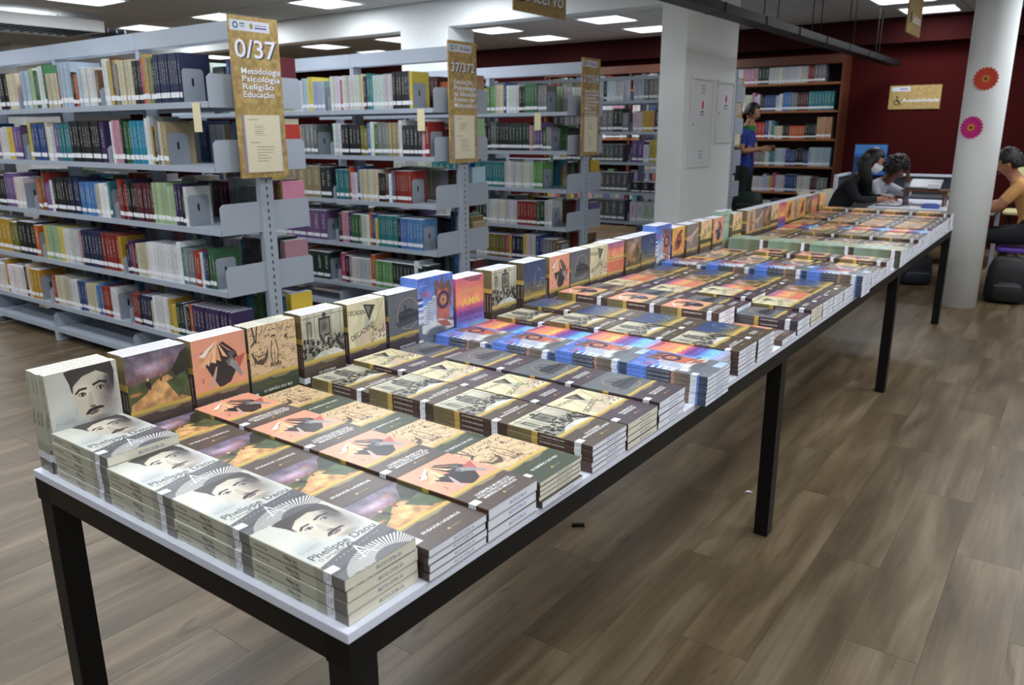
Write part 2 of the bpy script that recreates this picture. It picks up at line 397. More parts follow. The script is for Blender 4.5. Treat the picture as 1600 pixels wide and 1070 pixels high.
# ---------------------------------------------------------------- display table
xo = lambda y: float(np.interp(y, [0, 1, 2, 3, 4, 5, 6.1], [0, .011, .016, .016, .014, .008, 0]))
TH, TL, TW = 0.75, 6.10, 1.012
table = tag(empty('display_table', (0, 0, 0)), 'very long white-topped display table with slim black metal legs, covered in books', 'table')
for k in range(3):
    y0, y1 = k*2.034, (k+1)*2.034-.002
    ys = np.linspace(y0, y1, 6)
    outl = [(xo(y), y) for y in ys]+[(xo(y)-TW, y) for y in ys[::-1]]
    MB().prism(outl, TH-.018, TH).build('tabletop', M_white, table, bevel=.0015)
for side in (0, 1):
    ys = np.linspace(0, TL, 13)
    b = -.004 if side == 0 else -TW+.054
    outl = [(xo(y)+b, y+.004*(1 if y == 0 else 0)) for y in ys]+[(xo(y)+b-.05, y) for y in ys[::-1]]
    MB().prism(outl, TH-.068, TH-.018).build('side_rail', M_dark, table)
for y in (.004, 2.01, 4.04, 6.04):
    MB().box(xo(y)-TW+.054, xo(y)-.054, y, y+.05, TH-.068, TH-.018).build('cross_rail', M_dark, table)
    for s_ in (0, 1):
        xx = xo(y)-.004-.05 if s_ == 0 else xo(y)-TW+.004
        MB().box(xx, xx+.05, y, y+.056, 0.004, TH-.068).box(xx+.004, xx+.046, y+.004, y+.052, 0, .004).build('leg', M_dark, table)

# ---------------------------------------------------------------- covers
FW, FH, SPW = 320, 448, 48
BROWN = (84, 70, 62); PURP = (76, 62, 72)
def lower_band(c, base, title, v=0.635, amp=.018):
    w1 = v+.003*np.sin(c.U*9)
    fr = .010*(fbm(c.h, c.w, 10, 3)-.5)+.006*np.sin(c.U*5+1)
    c.mask(c.V > w1-.045, (206, 174, 56)); c.mask(c.V > w1-.012, (186, 152, 52)); c.mask(c.V > w1-.002, (150, 128, 84)); c.mask(c.V > w1+.014+fr, base)
    k = (c.U-.60)**2/.05+(c.V-w1-.018)**2/.0009; c.mask(k+fbm(c.h, c.w, 14, 5)*1.4 < 1.3, (158, 142, 98), .8)
    n = len(title); mx_ = max(len(t) for t in title)
    for i, tl in enumerate(title):
        wd = min(.74, .040*mx_)*len(tl)/mx_
        c.text(tl, .54-wd/2, .815+.042*i-.021*(n-1), .045, (246, 246, 244), 0, width=wd)
    c.ell(.50, .905, .022, .013, (206, 166, 74)); c.rect(.54, .70, .900, .909, (176, 140, 74), .8)
    c.rect(.32, .64, .715, .722, (128, 104, 76), .8)
    return c
def art_D():
    c = Cv(FW, FH, (206, 206, 192)); c.grad([(0, (196, 197, 184)), (.5, (212, 212, 200)), (1, (190, 194, 190))], 0, .68).noise(.07, 5, 1)
    c.ell(.2, .5, .22, .14, (176, 184, 186), .7, .8)
    # hair and cap of dark hair
    c.poly([(.28, .02), (.36, 0), (.92, 0), (.95, .10), (.93, .22), (.90, .30), (.86, .14), (.70, .07), (.50, .10), (.38, .17), (.36, .26), (.33, .22), (.31, .10)], (52, 48, 50))
    c.poly([(.26, .015), (.42, -.01), (.9, -.01), (.9, .055), (.62, .085), (.44, .125), (.32, .15)], (62, 58, 58))
    # face
    c.poly([(.36, .17), (.5, .09), (.7, .06), (.86, .12), (.90, .26), (.88, .36), (.84, .46), (.74, .555), (.62, .57), (.50, .52), (.42, .44), (.37, .34), (.345, .26)], (206, 196, 176))
    c.ell(.82, .32, .2, .28, (96, 88, 90), .62, .8); c.ell(.48, .22, .16, .12, (232, 226, 206), .6, .7)
    c.ell(.86, .2, .1, .14, (60, 55, 60), .7, .6); c.ell(.68, .54, .17, .05, (120, 112, 108), .6, .7)
    c.poly([(.56, .27), (.60, .26), (.625, .40), (.55, .415), (.53, .40)], (186, 174, 156), .8); c.ell(.59, .405, .05, .014, (70, 60, 58), .8, .5)
    # brows, eyes
    c.line([(.39, .245), (.44, .215), (.53, .215)], .011, (40, 36, 38)); c.line([(.64, .195), (.73, .175), (.82, .195)], .012, (36, 32, 36))
    for u, v in ((.47, .268), (.73, .235)):
        c.ell(u, v, .055, .022, (70, 62, 60)); c.ell(u-.005, v+.003, .042, .014, (196, 190, 178)); c.ell(u+.004, v, .02, .018, (28, 26, 28))
    # moustache, mouth
    c.poly([(.47, .475), (.53, .43), (.62, .415), (.72, .42), (.76, .445), (.68, .447), (.58, .455), (.51, .478)], (36, 32, 34))
    c.poly([(.53, .478), (.61, .452), (.68, .458), (.64, .485), (.56, .492)], (120, 96, 92)); c.line([(.53, .474), (.67, .462)], .003, (60, 48, 48))
    c.ell(.36, .42, .03, .06, (190, 182, 168), .6, .6)
    c.text('DIARIO', .06, .53, .06, (150, 150, 142), -.06, al=.7); c.text('ARD', .80, .43, .055, (150, 150, 146), -.06, al=.8)
    # lower dark zone: quay, tower, radiating stripes
    c.poly([(0, .76), (.35, .70), (.7, .67), (1, .64), (1, 1), (0, 1)], (88, 88, 94)); c.poly([(0, .88), (1, .76), (1, .80), (0, .92)], (70, 70, 76))
    for k in range(34):
        a0 = math.radians(186+k*4.4); r0, r1 = .19, .37
        px, py = .66, 1.10
        c.poly([(px+r0*math.cos(a0)*1.5, py+r0*math.sin(a0)), (px+r1*math.cos(a0)*1.7, py+r1*math.sin(a0)*.86), (px+r1*math.cos(a0+.034)*1.7, py+r1*math.sin(a0+.034)*.86), (px+r0*math.cos(a0+.036)*1.5, py+r0*math.sin(a0+.036))], (222, 220, 210))
    c.text('Phelippe Daou', .05, .655, .105, (66, 64, 66), -.03, width=.90); c.text('O jornalista', .09, .705, .05, (96, 96, 98), -.03, al=.9)
    c.line([(.42, .90), (.50, .72), (.58, .90)], .007, (214, 220, 224)); c.line([(.45, .84), (.56, .84)], .006, (214, 220, 224)); c.line([(.34, .89), (.7, .84)], .005, (200, 206, 210)); c.line([(.46, .71), (.50, .655), (.56, .69)], .008, (70, 70, 74))
    for k in range(14): c.rect(.08+k*.06, .10+k*.06, .775-.006*k, .779-.006*k, (240, 240, 235))
    sp = Cv(SPW, FH, (190, 188, 166)); sp.noise(.05, 3, 4); sp.rect(0, 1, .86, 1, (120, 118, 110)); sp.rect(0, 1, .70, .86, (168, 167, 150))
    return c, sp, [('Phelippe Daou', .38, .42, (70, 68, 62), 1.0), ('O jornalista', .44, .74, (96, 92, 84), .8), ('Alcino Rocha Diogo', .05, .45, (120, 116, 100), .75)]
def spine_series(base, title):
    sp = Cv(SPW, FH, (120, 104, 58)); sp.noise(.12, 4, 2); sp.rect(0, 1, .30, .37, (200, 164, 44)); sp.rect(0, 1, .37, 1, base); sp.noise(.05, 6, 3)
    return sp, [(title, .40, .5, (226, 222, 212), .85)]
def art_E():
    c = Cv(FW, FH); c.grad([(0, (112, 104, 128)), (.5, (150, 130, 150)), (.8, (120, 84, 92)), (1, (90, 84, 60))], 0, .34)
    c.noise(.35, 5, 11); c.ell(.65, .13, .15, .05, (196, 112, 84), .5, .9)
    c.poly([(0, .33), (.3, .30), (.6, .27), (1, .20), (1, .62), (0, .62)], (74, 82, 44)); c.poly([(.72, .25), (.9, .08), (1, .04), (1, .4), (.8, .34)], (36, 42, 34))
    c.poly([(0, .64), (.04, .52), (.28, .44), (.40, .36), (.52, .30), (.66, .29), (.74, .34), (.72, .44), (.84, .54), (1, .60), (1, .64)], (196, 140, 74)); c.poly([(.5, .33), (.66, .31), (.68, .42), (.56, .5), (.3, .55), (.4, .44)], (222, 172, 100), .7); c.ell(.12, .42, .14, .03, (206, 120, 60), .8, .7)
    c.poly([(.62, .36), (.95, .30), (1, .5), (.8, .56)], (70, 88, 52)); c.noise(.35, 12, 12)
    c.poly([(.28, .33), (.33, .29), (.38, .34), (.37, .41), (.31, .38)], (34, 32, 36)); c.ell(.33, .29, .02, .02, (214, 190, 150)); c.ell(.54, .27, .02, .02, (190, 90, 60)); c.rect(.52, .56, .285, .34, (110, 60, 46))
    lower_band(c, BROWN, ['ENSAIOS LIGEIROS']); sp, st = spine_series((66, 48, 38), 'ENSAIOS LIGEIROS'); return c, sp, st
def art_V():
    c = Cv(FW, FH, (232, 150, 116)); c.noise(.05, 5, 21)
    c.poly([(.16, .16), (.58, .08), (.80, .22), (.86, .36), (.66, .56), (.46, .60), (.34, .46), (.22, .30)], (48, 44, 48))
    c.poly([(.76, .30), (.98, .27), (.84, .44)], (190, 74, 58))
    for k in range(9):
        a0 = math.radians(200+k*18); a1 = a0+.34
        c.poly([(.42, .13), (.42+.36*math.cos(a0-PI*.5)*.9-.02, .16+.13*abs(math.sin(a0*1.2))+.05), (.42+.36*math.cos(a1-PI*.5)*.9, .18+.12*abs(math.sin(a1)))], (246-k*6, 190-k*8, 140-k*9))
    for k, (u, v) in enumerate(((.18, .22), (.28, .27), (.38, .31), (.48, .30), (.60, .27), (.70, .22))):
        c.poly([(.46, .05), (u-.05, v-.03), (u+.04, v)], ((250, 238, 226), (240, 178, 128), (250, 196, 144), (226, 150, 104), (246, 188, 140), (214, 130, 88))[k])
    c.poly([(.70, .30), (.80, .34), (.90, .50), (.86, .53), (.74, .42), (.66, .36)], (150, 150, 152)); c.poly([(.28, .54), (.38, .40), (.42, .34), (.44, .36), (.40, .46), (.34, .58)], (196, 170, 160))
    for k in range(4): c.line([(.66+.03*k, .37-.015*k), (.62+.03*k, .31-.012*k)], .006, (158, 156, 156))
    c.ell(.72, .24, .09, .04, (110, 108, 110), .8, .5); c.text('2', .14, .49, .06, (120, 50, 40))
    lower_band(c, (86, 72, 66), ['VIAGEM PELO MUNDO DOS', 'RIOS E OUTRAS AVENTURAS', 'MEMORIAS DO AMAZONAS']); sp, st = spine_series((78, 50, 34), 'VIAGEM PELO MUNDO DOS RIOS'); return c, sp, st
def art_S():
    c = Cv(FW, FH, (222, 188, 140)); ink = (52, 40, 34)
    f = fbm(FH, FW, 7, 31, 2.2, 3); f2 = fbm(FH, FW, 12, 32, 1.6, 3)
    c.mask((abs(f-.5) < .010) | (abs(f2-.42) < .008), ink, .85); c.mask((abs(f-.58) < .008) & (c.V > .3), ink, .8)
    for k in range(10): c.line([(.05+.09*k, .10+.03*math.sin(k)), (.12+.09*k, .06+.03*math.sin(k*1.7))], .004, ink)
    c.line([(.1, .0), (.14, .18), (.06, .22)], .010, ink); c.line([(.2, 0), (.16, .2)], .008, ink)
    c.poly([(.04, .30), (.20, .36), (.34, .34), (.40, .28), (.38, .40), (.26, .48), (.12, .44)], ink, .75); c.poly([(.08, .32), (.2, .375), (.33, .355), (.3, .40), (.16, .41)], (214, 180, 132))
    for k in range(6): c.line([(.08+k*.05, .34+.01*k), (.12+k*.045, .46)], .003, ink)
    c.ell(.52, .16, .05, .016, ink); c.ell(.52, .18, .03, .02, (196, 160, 116)); c.line([(.48, .21), (.45, .34), (.46, .50)], .006, ink); c.line([(.56, .21), (.60, .34), (.57, .50)], .006, ink); c.line([(.52, .32), (.52, .5)], .004, ink)
    for k in range(6): c.rect(.42+.04*k, .445+.04*k, .47+.012*(k % 2), .53, ink, .8)
    lower_band(c, (64, 74, 56), ['O ESPIÃO DO REI']); sp, st = spine_series((58, 66, 46), 'O ESPIÃO DO REI'); sp.rect(0, 1, 0, .30, (70, 74, 44)); return c, sp, st
def art_A():
    c = Cv(FW, FH, (188, 184, 160)); c.grad([(0, (206, 202, 178)), (1, (150, 146, 126))], 0, .6)
    for u in (.14, .30, .70, .92): c.rect(u, u+.012, 0, .45, (120, 116, 100))
    c.rect(.0, 1, .05, .06, (140, 136, 118)); c.rect(.40, .68, .08, .33, (60, 58, 54)); c.rect(.43, .65, .11, .30, (128, 126, 116)); c.ell(.54, .2, .09, .08, (90, 88, 82), .8, .6); c.ell(.54, .05, .05, .03, (70, 68, 60))
    c.rect(.12, .24, .10, .38, (110, 106, 94)); c.rect(.15, .21, .13, .36, (160, 156, 140))
    r = random.Random(4)
    for k in range(90):
        u, v = r.random(), .33+.22*r.random(); c.ell(u, v, .03, .035, (34, 32, 32) if r.random() < .75 else (120, 116, 104)); 
        if k % 4 == 0: c.ell(u, v-.04, .014, .012, (196, 186, 164)); c.rect(u-.006, u+.006, v-.02, v+.01, (226, 224, 212))
    c.poly([(.2, .60), (.4, .52), (.75, .50), (.95, .57), (.95, .62)], (214, 212, 202)); c.noise(.18, 9, 42)
    lower_band(c, (84, 70, 58), ['DA ACADEMIA', 'AMAZONENSE DE LETRAS']); sp, st = spine_series((74, 48, 30), 'DA ACADEMIA AMAZONENSE'); return c, sp, st
def art_C():
    c = Cv(FW, FH, (224, 214, 172)); r = random.Random(8)
    for k in range(9):
        u, v, a0 = r.random()*.9, r.random()*.5, r.uniform(-.5, .5); w_, h = .28, .2; cs, sn = math.cos(a0), math.sin(a0)
        P = lambda x, y: (u+x*cs-y*sn*1.4, v+x*sn*.7+y*cs)
        c.poly([P(0, 0), P(w_, 0), P(w_, h), P(0, h)], (232-r.randint(0, 30), 224-r.randint(0, 34), 186-r.randint(0, 40)))
        for q in range(7): c.line([P(.02, .04+.022*q), P(w_-.03, .04+.022*q)], .0022, (150, 142, 112))
    c.poly([(.42, .04), (.74, .08), (.56, .28)], (60, 56, 50)); c.poly([(.48, .07), (.62, .09), (.55, .2)], (130, 124, 110))
    c.text('DECADENT', .02, .15, .085, (70, 64, 56), .08, squeeze=.8); c.text('DECADENT', .08, .50, .10, (60, 54, 46), -.28, squeeze=.9)
    for k in range(30):
        u, v = .6+.38*r.random(), .36+.2*r.random(); c.ell(u, v, .02, .02, (110, 104, 88), .7)
    c.poly([(.7, .1), (.98, .2), (.86, .46), (.66, .36)], (216, 204, 150), .7); c.line([(.98, .0), (.6, .5)], .004, (120, 112, 84)); c.noise(.1, 9, 51)
    lower_band(c, PURP, ['CADERNOS DA', 'DECADENCIA']); sp, st = spine_series((70, 40, 44), 'CADERNOS DA DECADENCIA'); return c, sp, st
def art_N():
    c = Cv(FW, FH, (100, 106, 110)); c.noise(.08, 4, 61); c.ring(.58, .32, .225, .004, (206, 142, 92))
    c.poly([(.18, .42), (.98, .36), (1, .44), (.3, .50)], (58, 62, 70), .8); c.poly([(.28, .34), (.34, .28), (.62, .25), (.82, .30), (.96, .33), (.94, .38), (.30, .41)], (44, 48, 58)); c.poly([(.46, .27), (.48, .19), (.52, .19), (.53, .26)], (44, 48, 58)); c.line([(.70, .28), (.71, .17)], .004, (44, 48, 58))
    for k in range(7): c.rect(.36+.07*k, .39+.07*k, .315, .325, (130, 134, 138))
    lower_band(c, PURP, ['NAVEGANTES E', 'SERTANISTAS']); sp, st = spine_series((66, 52, 60), 'NAVEGANTES E SERTANISTAS'); sp.rect(0, 1, 0, .30, (84, 90, 90)); return c, sp, st
def art_B():
    c = Cv(FW, FH, (74, 122, 208)); c.grad([(0, (62, 108, 208)), (1, (104, 150, 224))], 0, .6); c.noise(.06, 4, 71)
    c.text('VAL', .05, .26, .13, (204, 74, 96), 0, 1.1); c.rect(.06, .3, .10, .108, (190, 205, 240))
    c.poly([(.46, .10), (.54, .04), (.60, .12), (.70, .02), (.76, .14), (.90, .08), (.96, .2), (.94, .44), (.50, .42)], (120, 86, 80)); c.poly([(.55, .2), (.86, .2), (.9, .6), (.52, .6)], (196, 96, 66)); c.ring(.71, .34, .10, .022, (58, 50, 92)); c.ell(.71, .34, .07, .05, (214, 150, 60)); c.ell(.71, .34, .03, .022, (60, 70, 130)); c.noise(.2, 14, 72)
    for k in range(3):
        u = .14+.13*k; c.rect(u, u+.11, .36-.05*k, .62, (204, 208, 214))
        for q in range(8): c.rect(u+.015, u+.095, .39-.05*k+.03*q, .40-.05*k+.03*q, (86, 92, 110))
    for k in range(9): c.rect(0, .14, .26+.04*k, .28+.04*k, (240, 240, 240) if k % 2 else (36, 38, 48)); 
    c.rect(0, 1, .60, 1, (112, 118, 128)); c.poly([(.1, .62), (.6, .58), (1, .66), (1, .74), (.4, .78), (.1, .72)], (214, 214, 210)); c.ell(.5, .74, .34, .08, (90, 92, 98), .9, .4)
    c.poly([(.5, .6), (.8, .62), (.95, .72), (.7, .70)], (186, 96, 70)); c.rect(.62, .95, .88, .99, (170, 196, 226))
    for k in range(16): c.poly([(.02+.03*k, .42), (.035+.03*k, .42), (.035+.03*k, .6), (.02+.03*k, .6)], (236, 236, 236)) if k < 7 else None
    c.noise(.12, 10, 73)
    sp = Cv(SPW, FH, (70, 118, 206)); sp.rect(0, 1, .26, .56, (52, 56, 66))
    for k in range(14): sp.rect(.2, .8, .27+.02*k, .278+.02*k, (160, 165, 175))
    sp.rect(0, 1, .56, .60, (170, 120, 90)); sp.rect(0, 1, .60, .82, (120, 104, 88)); sp.rect(0, 1, .9, 1, (56, 72, 98)); sp.noise(.2, 20, 74)
    return c, sp, []
def art_M():
    c = Cv(FW, FH); c.grad([(0, (226, 90, 130)), (.15, (236, 120, 96)), (.4, (244, 150, 84)), (.47, (206, 80, 130)), (.58, (116, 66, 160)), (.7, (90, 110, 210)), (.78, (96, 190, 222)), (.9, (126, 160, 224)), (1, (190, 170, 220))], 0, 1)
    c.poly([(.2, 0), (.95, .02), (.8, .1), (.5, .08)], (110, 70, 90), .6); c.noise(.12, 6, 81)
    c.text('LETRAS DO', .10, .25, .085, (238, 168, 70), 0, width=.8); c.text('AMA', .22, .44, .17, (248, 206, 64), 0, width=.64); c.text('ZONAS', .08, .60, .10, (86, 40, 130), 0, width=.84); c.text('CONTOS E VERSOS', .08, .69, .055, (60, 40, 120), 0, width=.84); c.text('NEIDE', .06, .92, .13, (150, 226, 240), 0, width=.85, al=.8)
    sp = Cv(SPW, FH); sp.grad([(0, (206, 70, 120)), (.4, (226, 120, 84)), (.6, (96, 56, 140)), (.8, (80, 160, 206)), (1, (140, 150, 210))]); sp.noise(.1, 4, 82); return c, sp, []
def art_K():
    c = Cv(FW, FH); c.grad([(0, (44, 62, 108)), (.5, (52, 74, 118)), (.8, (120, 116, 90)), (1, (190, 150, 60))], 0, .6); r = random.Random(6); p = (.62, .10)
    for k in range(26):
        q = (min(.95, max(.3, p[0]+r.uniform(-.16, .16))), min(.46, max(.05, p[1]+r.uniform(-.1, .12)))); c.line([p, q], .003, (196, 210, 236), .75); c.ell(*q, .008, .006, (240, 244, 250)); p = q
    for k in range(8): c.rect(.36+.07*k, .39+.07*k, .34+.03*(k % 3), .54, (34, 38, 56), .85)
    c.noise(.15, 8, 91); lower_band(c, (84, 72, 58), ['NOITES NO', 'ALTO RIO']); sp, st = spine_series((74, 52, 34), 'NOITES NO ALTO RIO'); sp.rect(0, 1, 0, .30, (96, 84, 50)); return c, sp, st
def art_U():
    c = Cv(FW, FH); c.grad([(0, (150, 96, 150)), (.25, (226, 120, 100)), (.5, (250, 180, 90)), (.55, (255, 224, 150)), (.62, (236, 120, 60)), (1, (190, 90, 80))], 0, .62); c.noise(.16, 7, 101)
    c.rect(0, 1, .335, .345, (50, 30, 36))
    for k in range(12): c.line([(.06+.08*k, .335), (.06+.08*k, .27-.02*(k % 3))], .004, (50, 30, 40)); c.line([(.06+.08*k, .345), (.07+.08*k, .44)], .004, (120, 60, 50))
    for k in range(7): c.line([(.1+.12*k, .1), (.14+.12*k, .115), (.18+.12*k, .1)], .003, (70, 40, 60))
    lower_band(c, PURP, ['FRAUTA DE BARRO']); sp, st = spine_series((66, 44, 52), 'FRAUTA DE BARRO'); return c, sp, st
def art_P():
    c = Cv(FW, FH); c.grad([(0, (132, 112, 116)), (.4, (170, 128, 96)), (1, (92, 84, 40))], 0, .62); c.noise(.5, 6, 111); c.ell(.3, .36, .2, .1, (176, 140, 60), .8, .7); c.ell(.75, .3, .2, .16, (60, 66, 40), .8, .6); c.ell(.5, .46, .3, .06, (196, 136, 80), .7, .7); c.noise(.25, 14, 112)
    lower_band(c, (80, 70, 56), ['TERRA ADENTRO']); sp, st = spine_series((70, 50, 34), 'TERRA ADENTRO'); return c, sp, st
def art_Y():
    c = Cv(FW, FH); c.grad([(0, (236, 178, 52)), (1, (226, 150, 60))], 0, .62); c.poly([(.3, .50), (.2, .36), (.45, .14), (.7, .06), (.86, .1), (.7, .2), (.8, .36), (.55, .52)], (150, 66, 44)); c.poly([(.4, .34), (.6, .2), (.66, .36), (.5, .46)], (60, 36, 30)); c.ell(.55, .28, .10, .05, (220, 120, 60), .8, .5); c.ell(.3, .5, .2, .05, (196, 70, 50), .7, .6); c.noise(.14, 9, 121)
    lower_band(c, (74, 44, 44), ['VERSOS DO NORTE']); sp, st = spine_series((70, 36, 40), 'VERSOS DO NORTE'); return c, sp, st
def art_H():
    c = Cv(FW, FH, (140, 128, 122)); c.noise(.12, 4, 131); c.poly([(.0, .30), (.4, .26), (.6, .20), (.95, .10), (.97, .16), (.75, .26), (.5, .34), (.1, .42)], (214, 176, 156))
    for k in range(4): c.line([(.5+.02*k, .26+.02*k), (.2+.05*k, .38+.035*k)], .012, (206, 164, 146))
    c.noise(.08, 9, 132); lower_band(c, (86, 72, 66), ['MAOS DE BARRO']); sp, st = spine_series((80, 56, 50), 'MAOS DE BARRO'); return c, sp, st
def art_L():
    c = Cv(FW, FH); c.grad([(0, (236, 190, 150)), (.5, (240, 206, 140)), (1, (196, 160, 60))], 0, .62)
    for (u, v, n_) in ((.4, .3, 9), (.75, .22, 8), (.2, .42, 7)):
        for k in range(n_): a0 = k*2*PI/n_; c.poly([(u, v), (u+.16*math.cos(a0), v+.11*math.sin(a0)), (u+.13*math.cos(a0+.3), v+.10*math.sin(a0+.3))], (52, 60, 38))
    c.rect(0, 1, .46, .56, (70, 84, 48)); c.noise(.14, 8, 141); lower_band(c, (84, 70, 52), ['PALMEIRAS DA TARDE']); sp, st = spine_series((78, 54, 34), 'PALMEIRAS DA TARDE'); return c, sp, st
def art_G():
    c = Cv(FW, FH, (166, 190, 170)); c.noise(.08, 4, 151); c.ell(.6, .3, .25, .16, (196, 208, 190), .7, .6); c.ell(.3, .5, .2, .1, (140, 170, 150), .7, .6); c.rect(.1, .7, .1, .12, (110, 130, 110)); c.text('ALMANAQUE', .1, .3, .08, (96, 120, 100), 0, width=.8)
    c.mask(c.V > .72, (176, 172, 134)); c.rect(0, 1, .72, .74, (196, 164, 70)); c.noise(.08, 8, 152)
    sp = Cv(SPW, FH, (122, 144, 118)); sp.grad([(0, (134, 156, 132)), (.5, (118, 138, 106)), (.75, (110, 110, 78)), (1, (58, 50, 44))]); sp.noise(.1, 8, 153); return c, sp, [('ALMANAQUE', .4, .3, (206, 200, 160), .8)]
def art_T():
    c = Cv(FW, FH, (206, 172, 134)); c.noise(.1, 5, 161); c.poly([(.35, .6), (.38, .25), (.46, .12), (.56, .12), (.64, .28), (.66, .6)], (150, 108, 84)); c.ell(.51, .12, .07, .06, (120, 80, 62)); c.poly([(.66, .3), (.9, .4), (.85, .44), (.66, .36)], (160, 112, 86)); c.ell(.2, .3, .12, .12, (190, 120, 84), .6, .7); c.noise(.12, 10, 162)
    lower_band(c, (82, 68, 58), ['GENTE DA TERRA']); sp, st = spine_series((84, 60, 42), 'GENTE DA TERRA'); return c, sp, st
def art_O():
    c = Cv(FW, FH); c.grad([(0, (250, 200, 90)), (.5, (244, 168, 84)), (1, (226, 180, 60))], 0, .62); c.ell(.5, .25, .28, .1, (246, 140, 110), .7, .7); c.poly([(.2, .5), (.5, .4), (.8, .52), (.5, .56)], (150, 110, 40)); c.noise(.12, 8, 171)
    lower_band(c, (86, 70, 50), ['SOL DE FEIRA']); sp, st = spine_series((92, 66, 34), 'SOL DE FEIRA'); sp.rect(0, 1, 0, .3, (170, 130, 50)); return c, sp, st
ART = dict(D=art_D, E=art_E, V=art_V, S=art_S, A=art_A, C=art_C, N=art_N, B=art_B, M=art_M, K=art_K, U=art_U, P=art_P, Y=art_Y, H=art_H, L=art_L, G=art_G, T=art_T, O=art_O)
BACK = dict(D=(150, 150, 140), E=BROWN, V=(86, 72, 66), S=(64, 74, 56), A=(84, 70, 58), C=PURP, N=PURP, B=(90, 100, 120), M=(150, 120, 170), K=(84, 72, 58), U=PURP, P=(80, 70, 56), Y=(74, 44, 44), H=(86, 72, 66), L=(84, 70, 52), G=(110, 120, 96), T=(82, 68, 58), O=(86, 70, 50))
COVM = {}
for k_, fn in ART.items():
    c, sp, st = fn()
    # spine text runs along v: rasterise on a rotated canvas
    rot = Cv(FH, SPW); rot.a = np.rot90(sp.a, 1)[:, :].copy() if False else np.transpose(sp.a, (1, 0, 2))[::-1].copy()
    for (txt, v0, vb, col, sz) in st:
        rot.text(txt, v0, vb+.16, .42*sz, col, 0, squeeze=.55)
    spa = np.transpose(rot.a[::-1], (1, 0, 2))
    bk = np.ones((FH, 16, 3))*np.array(BACK[k_])/255
    COVM[k_] = print_mat('cover_'+dict(D='portrait', E='orange_path', V='paper_fan', S='ink_sketch', A='old_photo', C='newsprint', N='steamship', B='blue_city', M='bright_lettering', K='night_sky', U='sunset', P='brown_landscape', Y='red_bird', H='hand', L='palms', G='pale_green', T='figure', O='orange_yellow')[k_], np.concatenate([c.a, spa, bk], 1), 0.36, sat=.90, spec=.6)
ATW = FW+SPW+16
DESC = dict(D='moustached portrait', E='orange path painting', V='paper fan', S='tan ink sketch', A='old group photo', C='newspaper collage', N='grey steamship', B='bright blue city', M='pink and orange lettered', K='night blue', U='sunset', P='brown landscape', Y='yellow red-bird', H='grey pointing hand', L='peach palm tree', G='pale green', T='beige figure', O='orange and yellow')
# label sticker art: white with tiny call number strokes
lb = Cv(48, 64, (236, 238, 243))
for k in range(4): lb.rect(.15, .35+.12*(k % 3), .14+.2*k, .19+.2*k, (90, 92, 104), .75)
lb.rect(.66, .74, .1, .6, (70, 72, 84), .8)
M_lab = print_mat('call_number_label', lb.a, .55)
pgs = Cv(256, 32, (240, 242, 250)); pgs.noise(.05, 30, 5, 1)
for v in np.linspace(0, 1, 14): pgs.rect(0, 1, v, v+.02, (200, 204, 214), .5)
pgs.text('BIBLIOTECA CENTRAL UEA', .42, .72, .46, (128, 130, 176), 0, width=.36, al=.7)
M_pgw = print_mat('page_edges_stamped', pgs.a, .8)
pgc = Cv(256, 32, (234, 229, 210)); pgc.noise(.05, 30, 6, 1)
for v in np.linspace(0, 1, 14): pgc.rect(0, 1, v, v+.02, (196, 188, 166), .5)
pgc.text('BIBLIOTECA CENTRAL UEA', .42, .72, .46, (112, 108, 130), 0, width=.36, al=.7)
M_pgc = print_mat('page_edges_stamped_cream', pgc.a, .8)

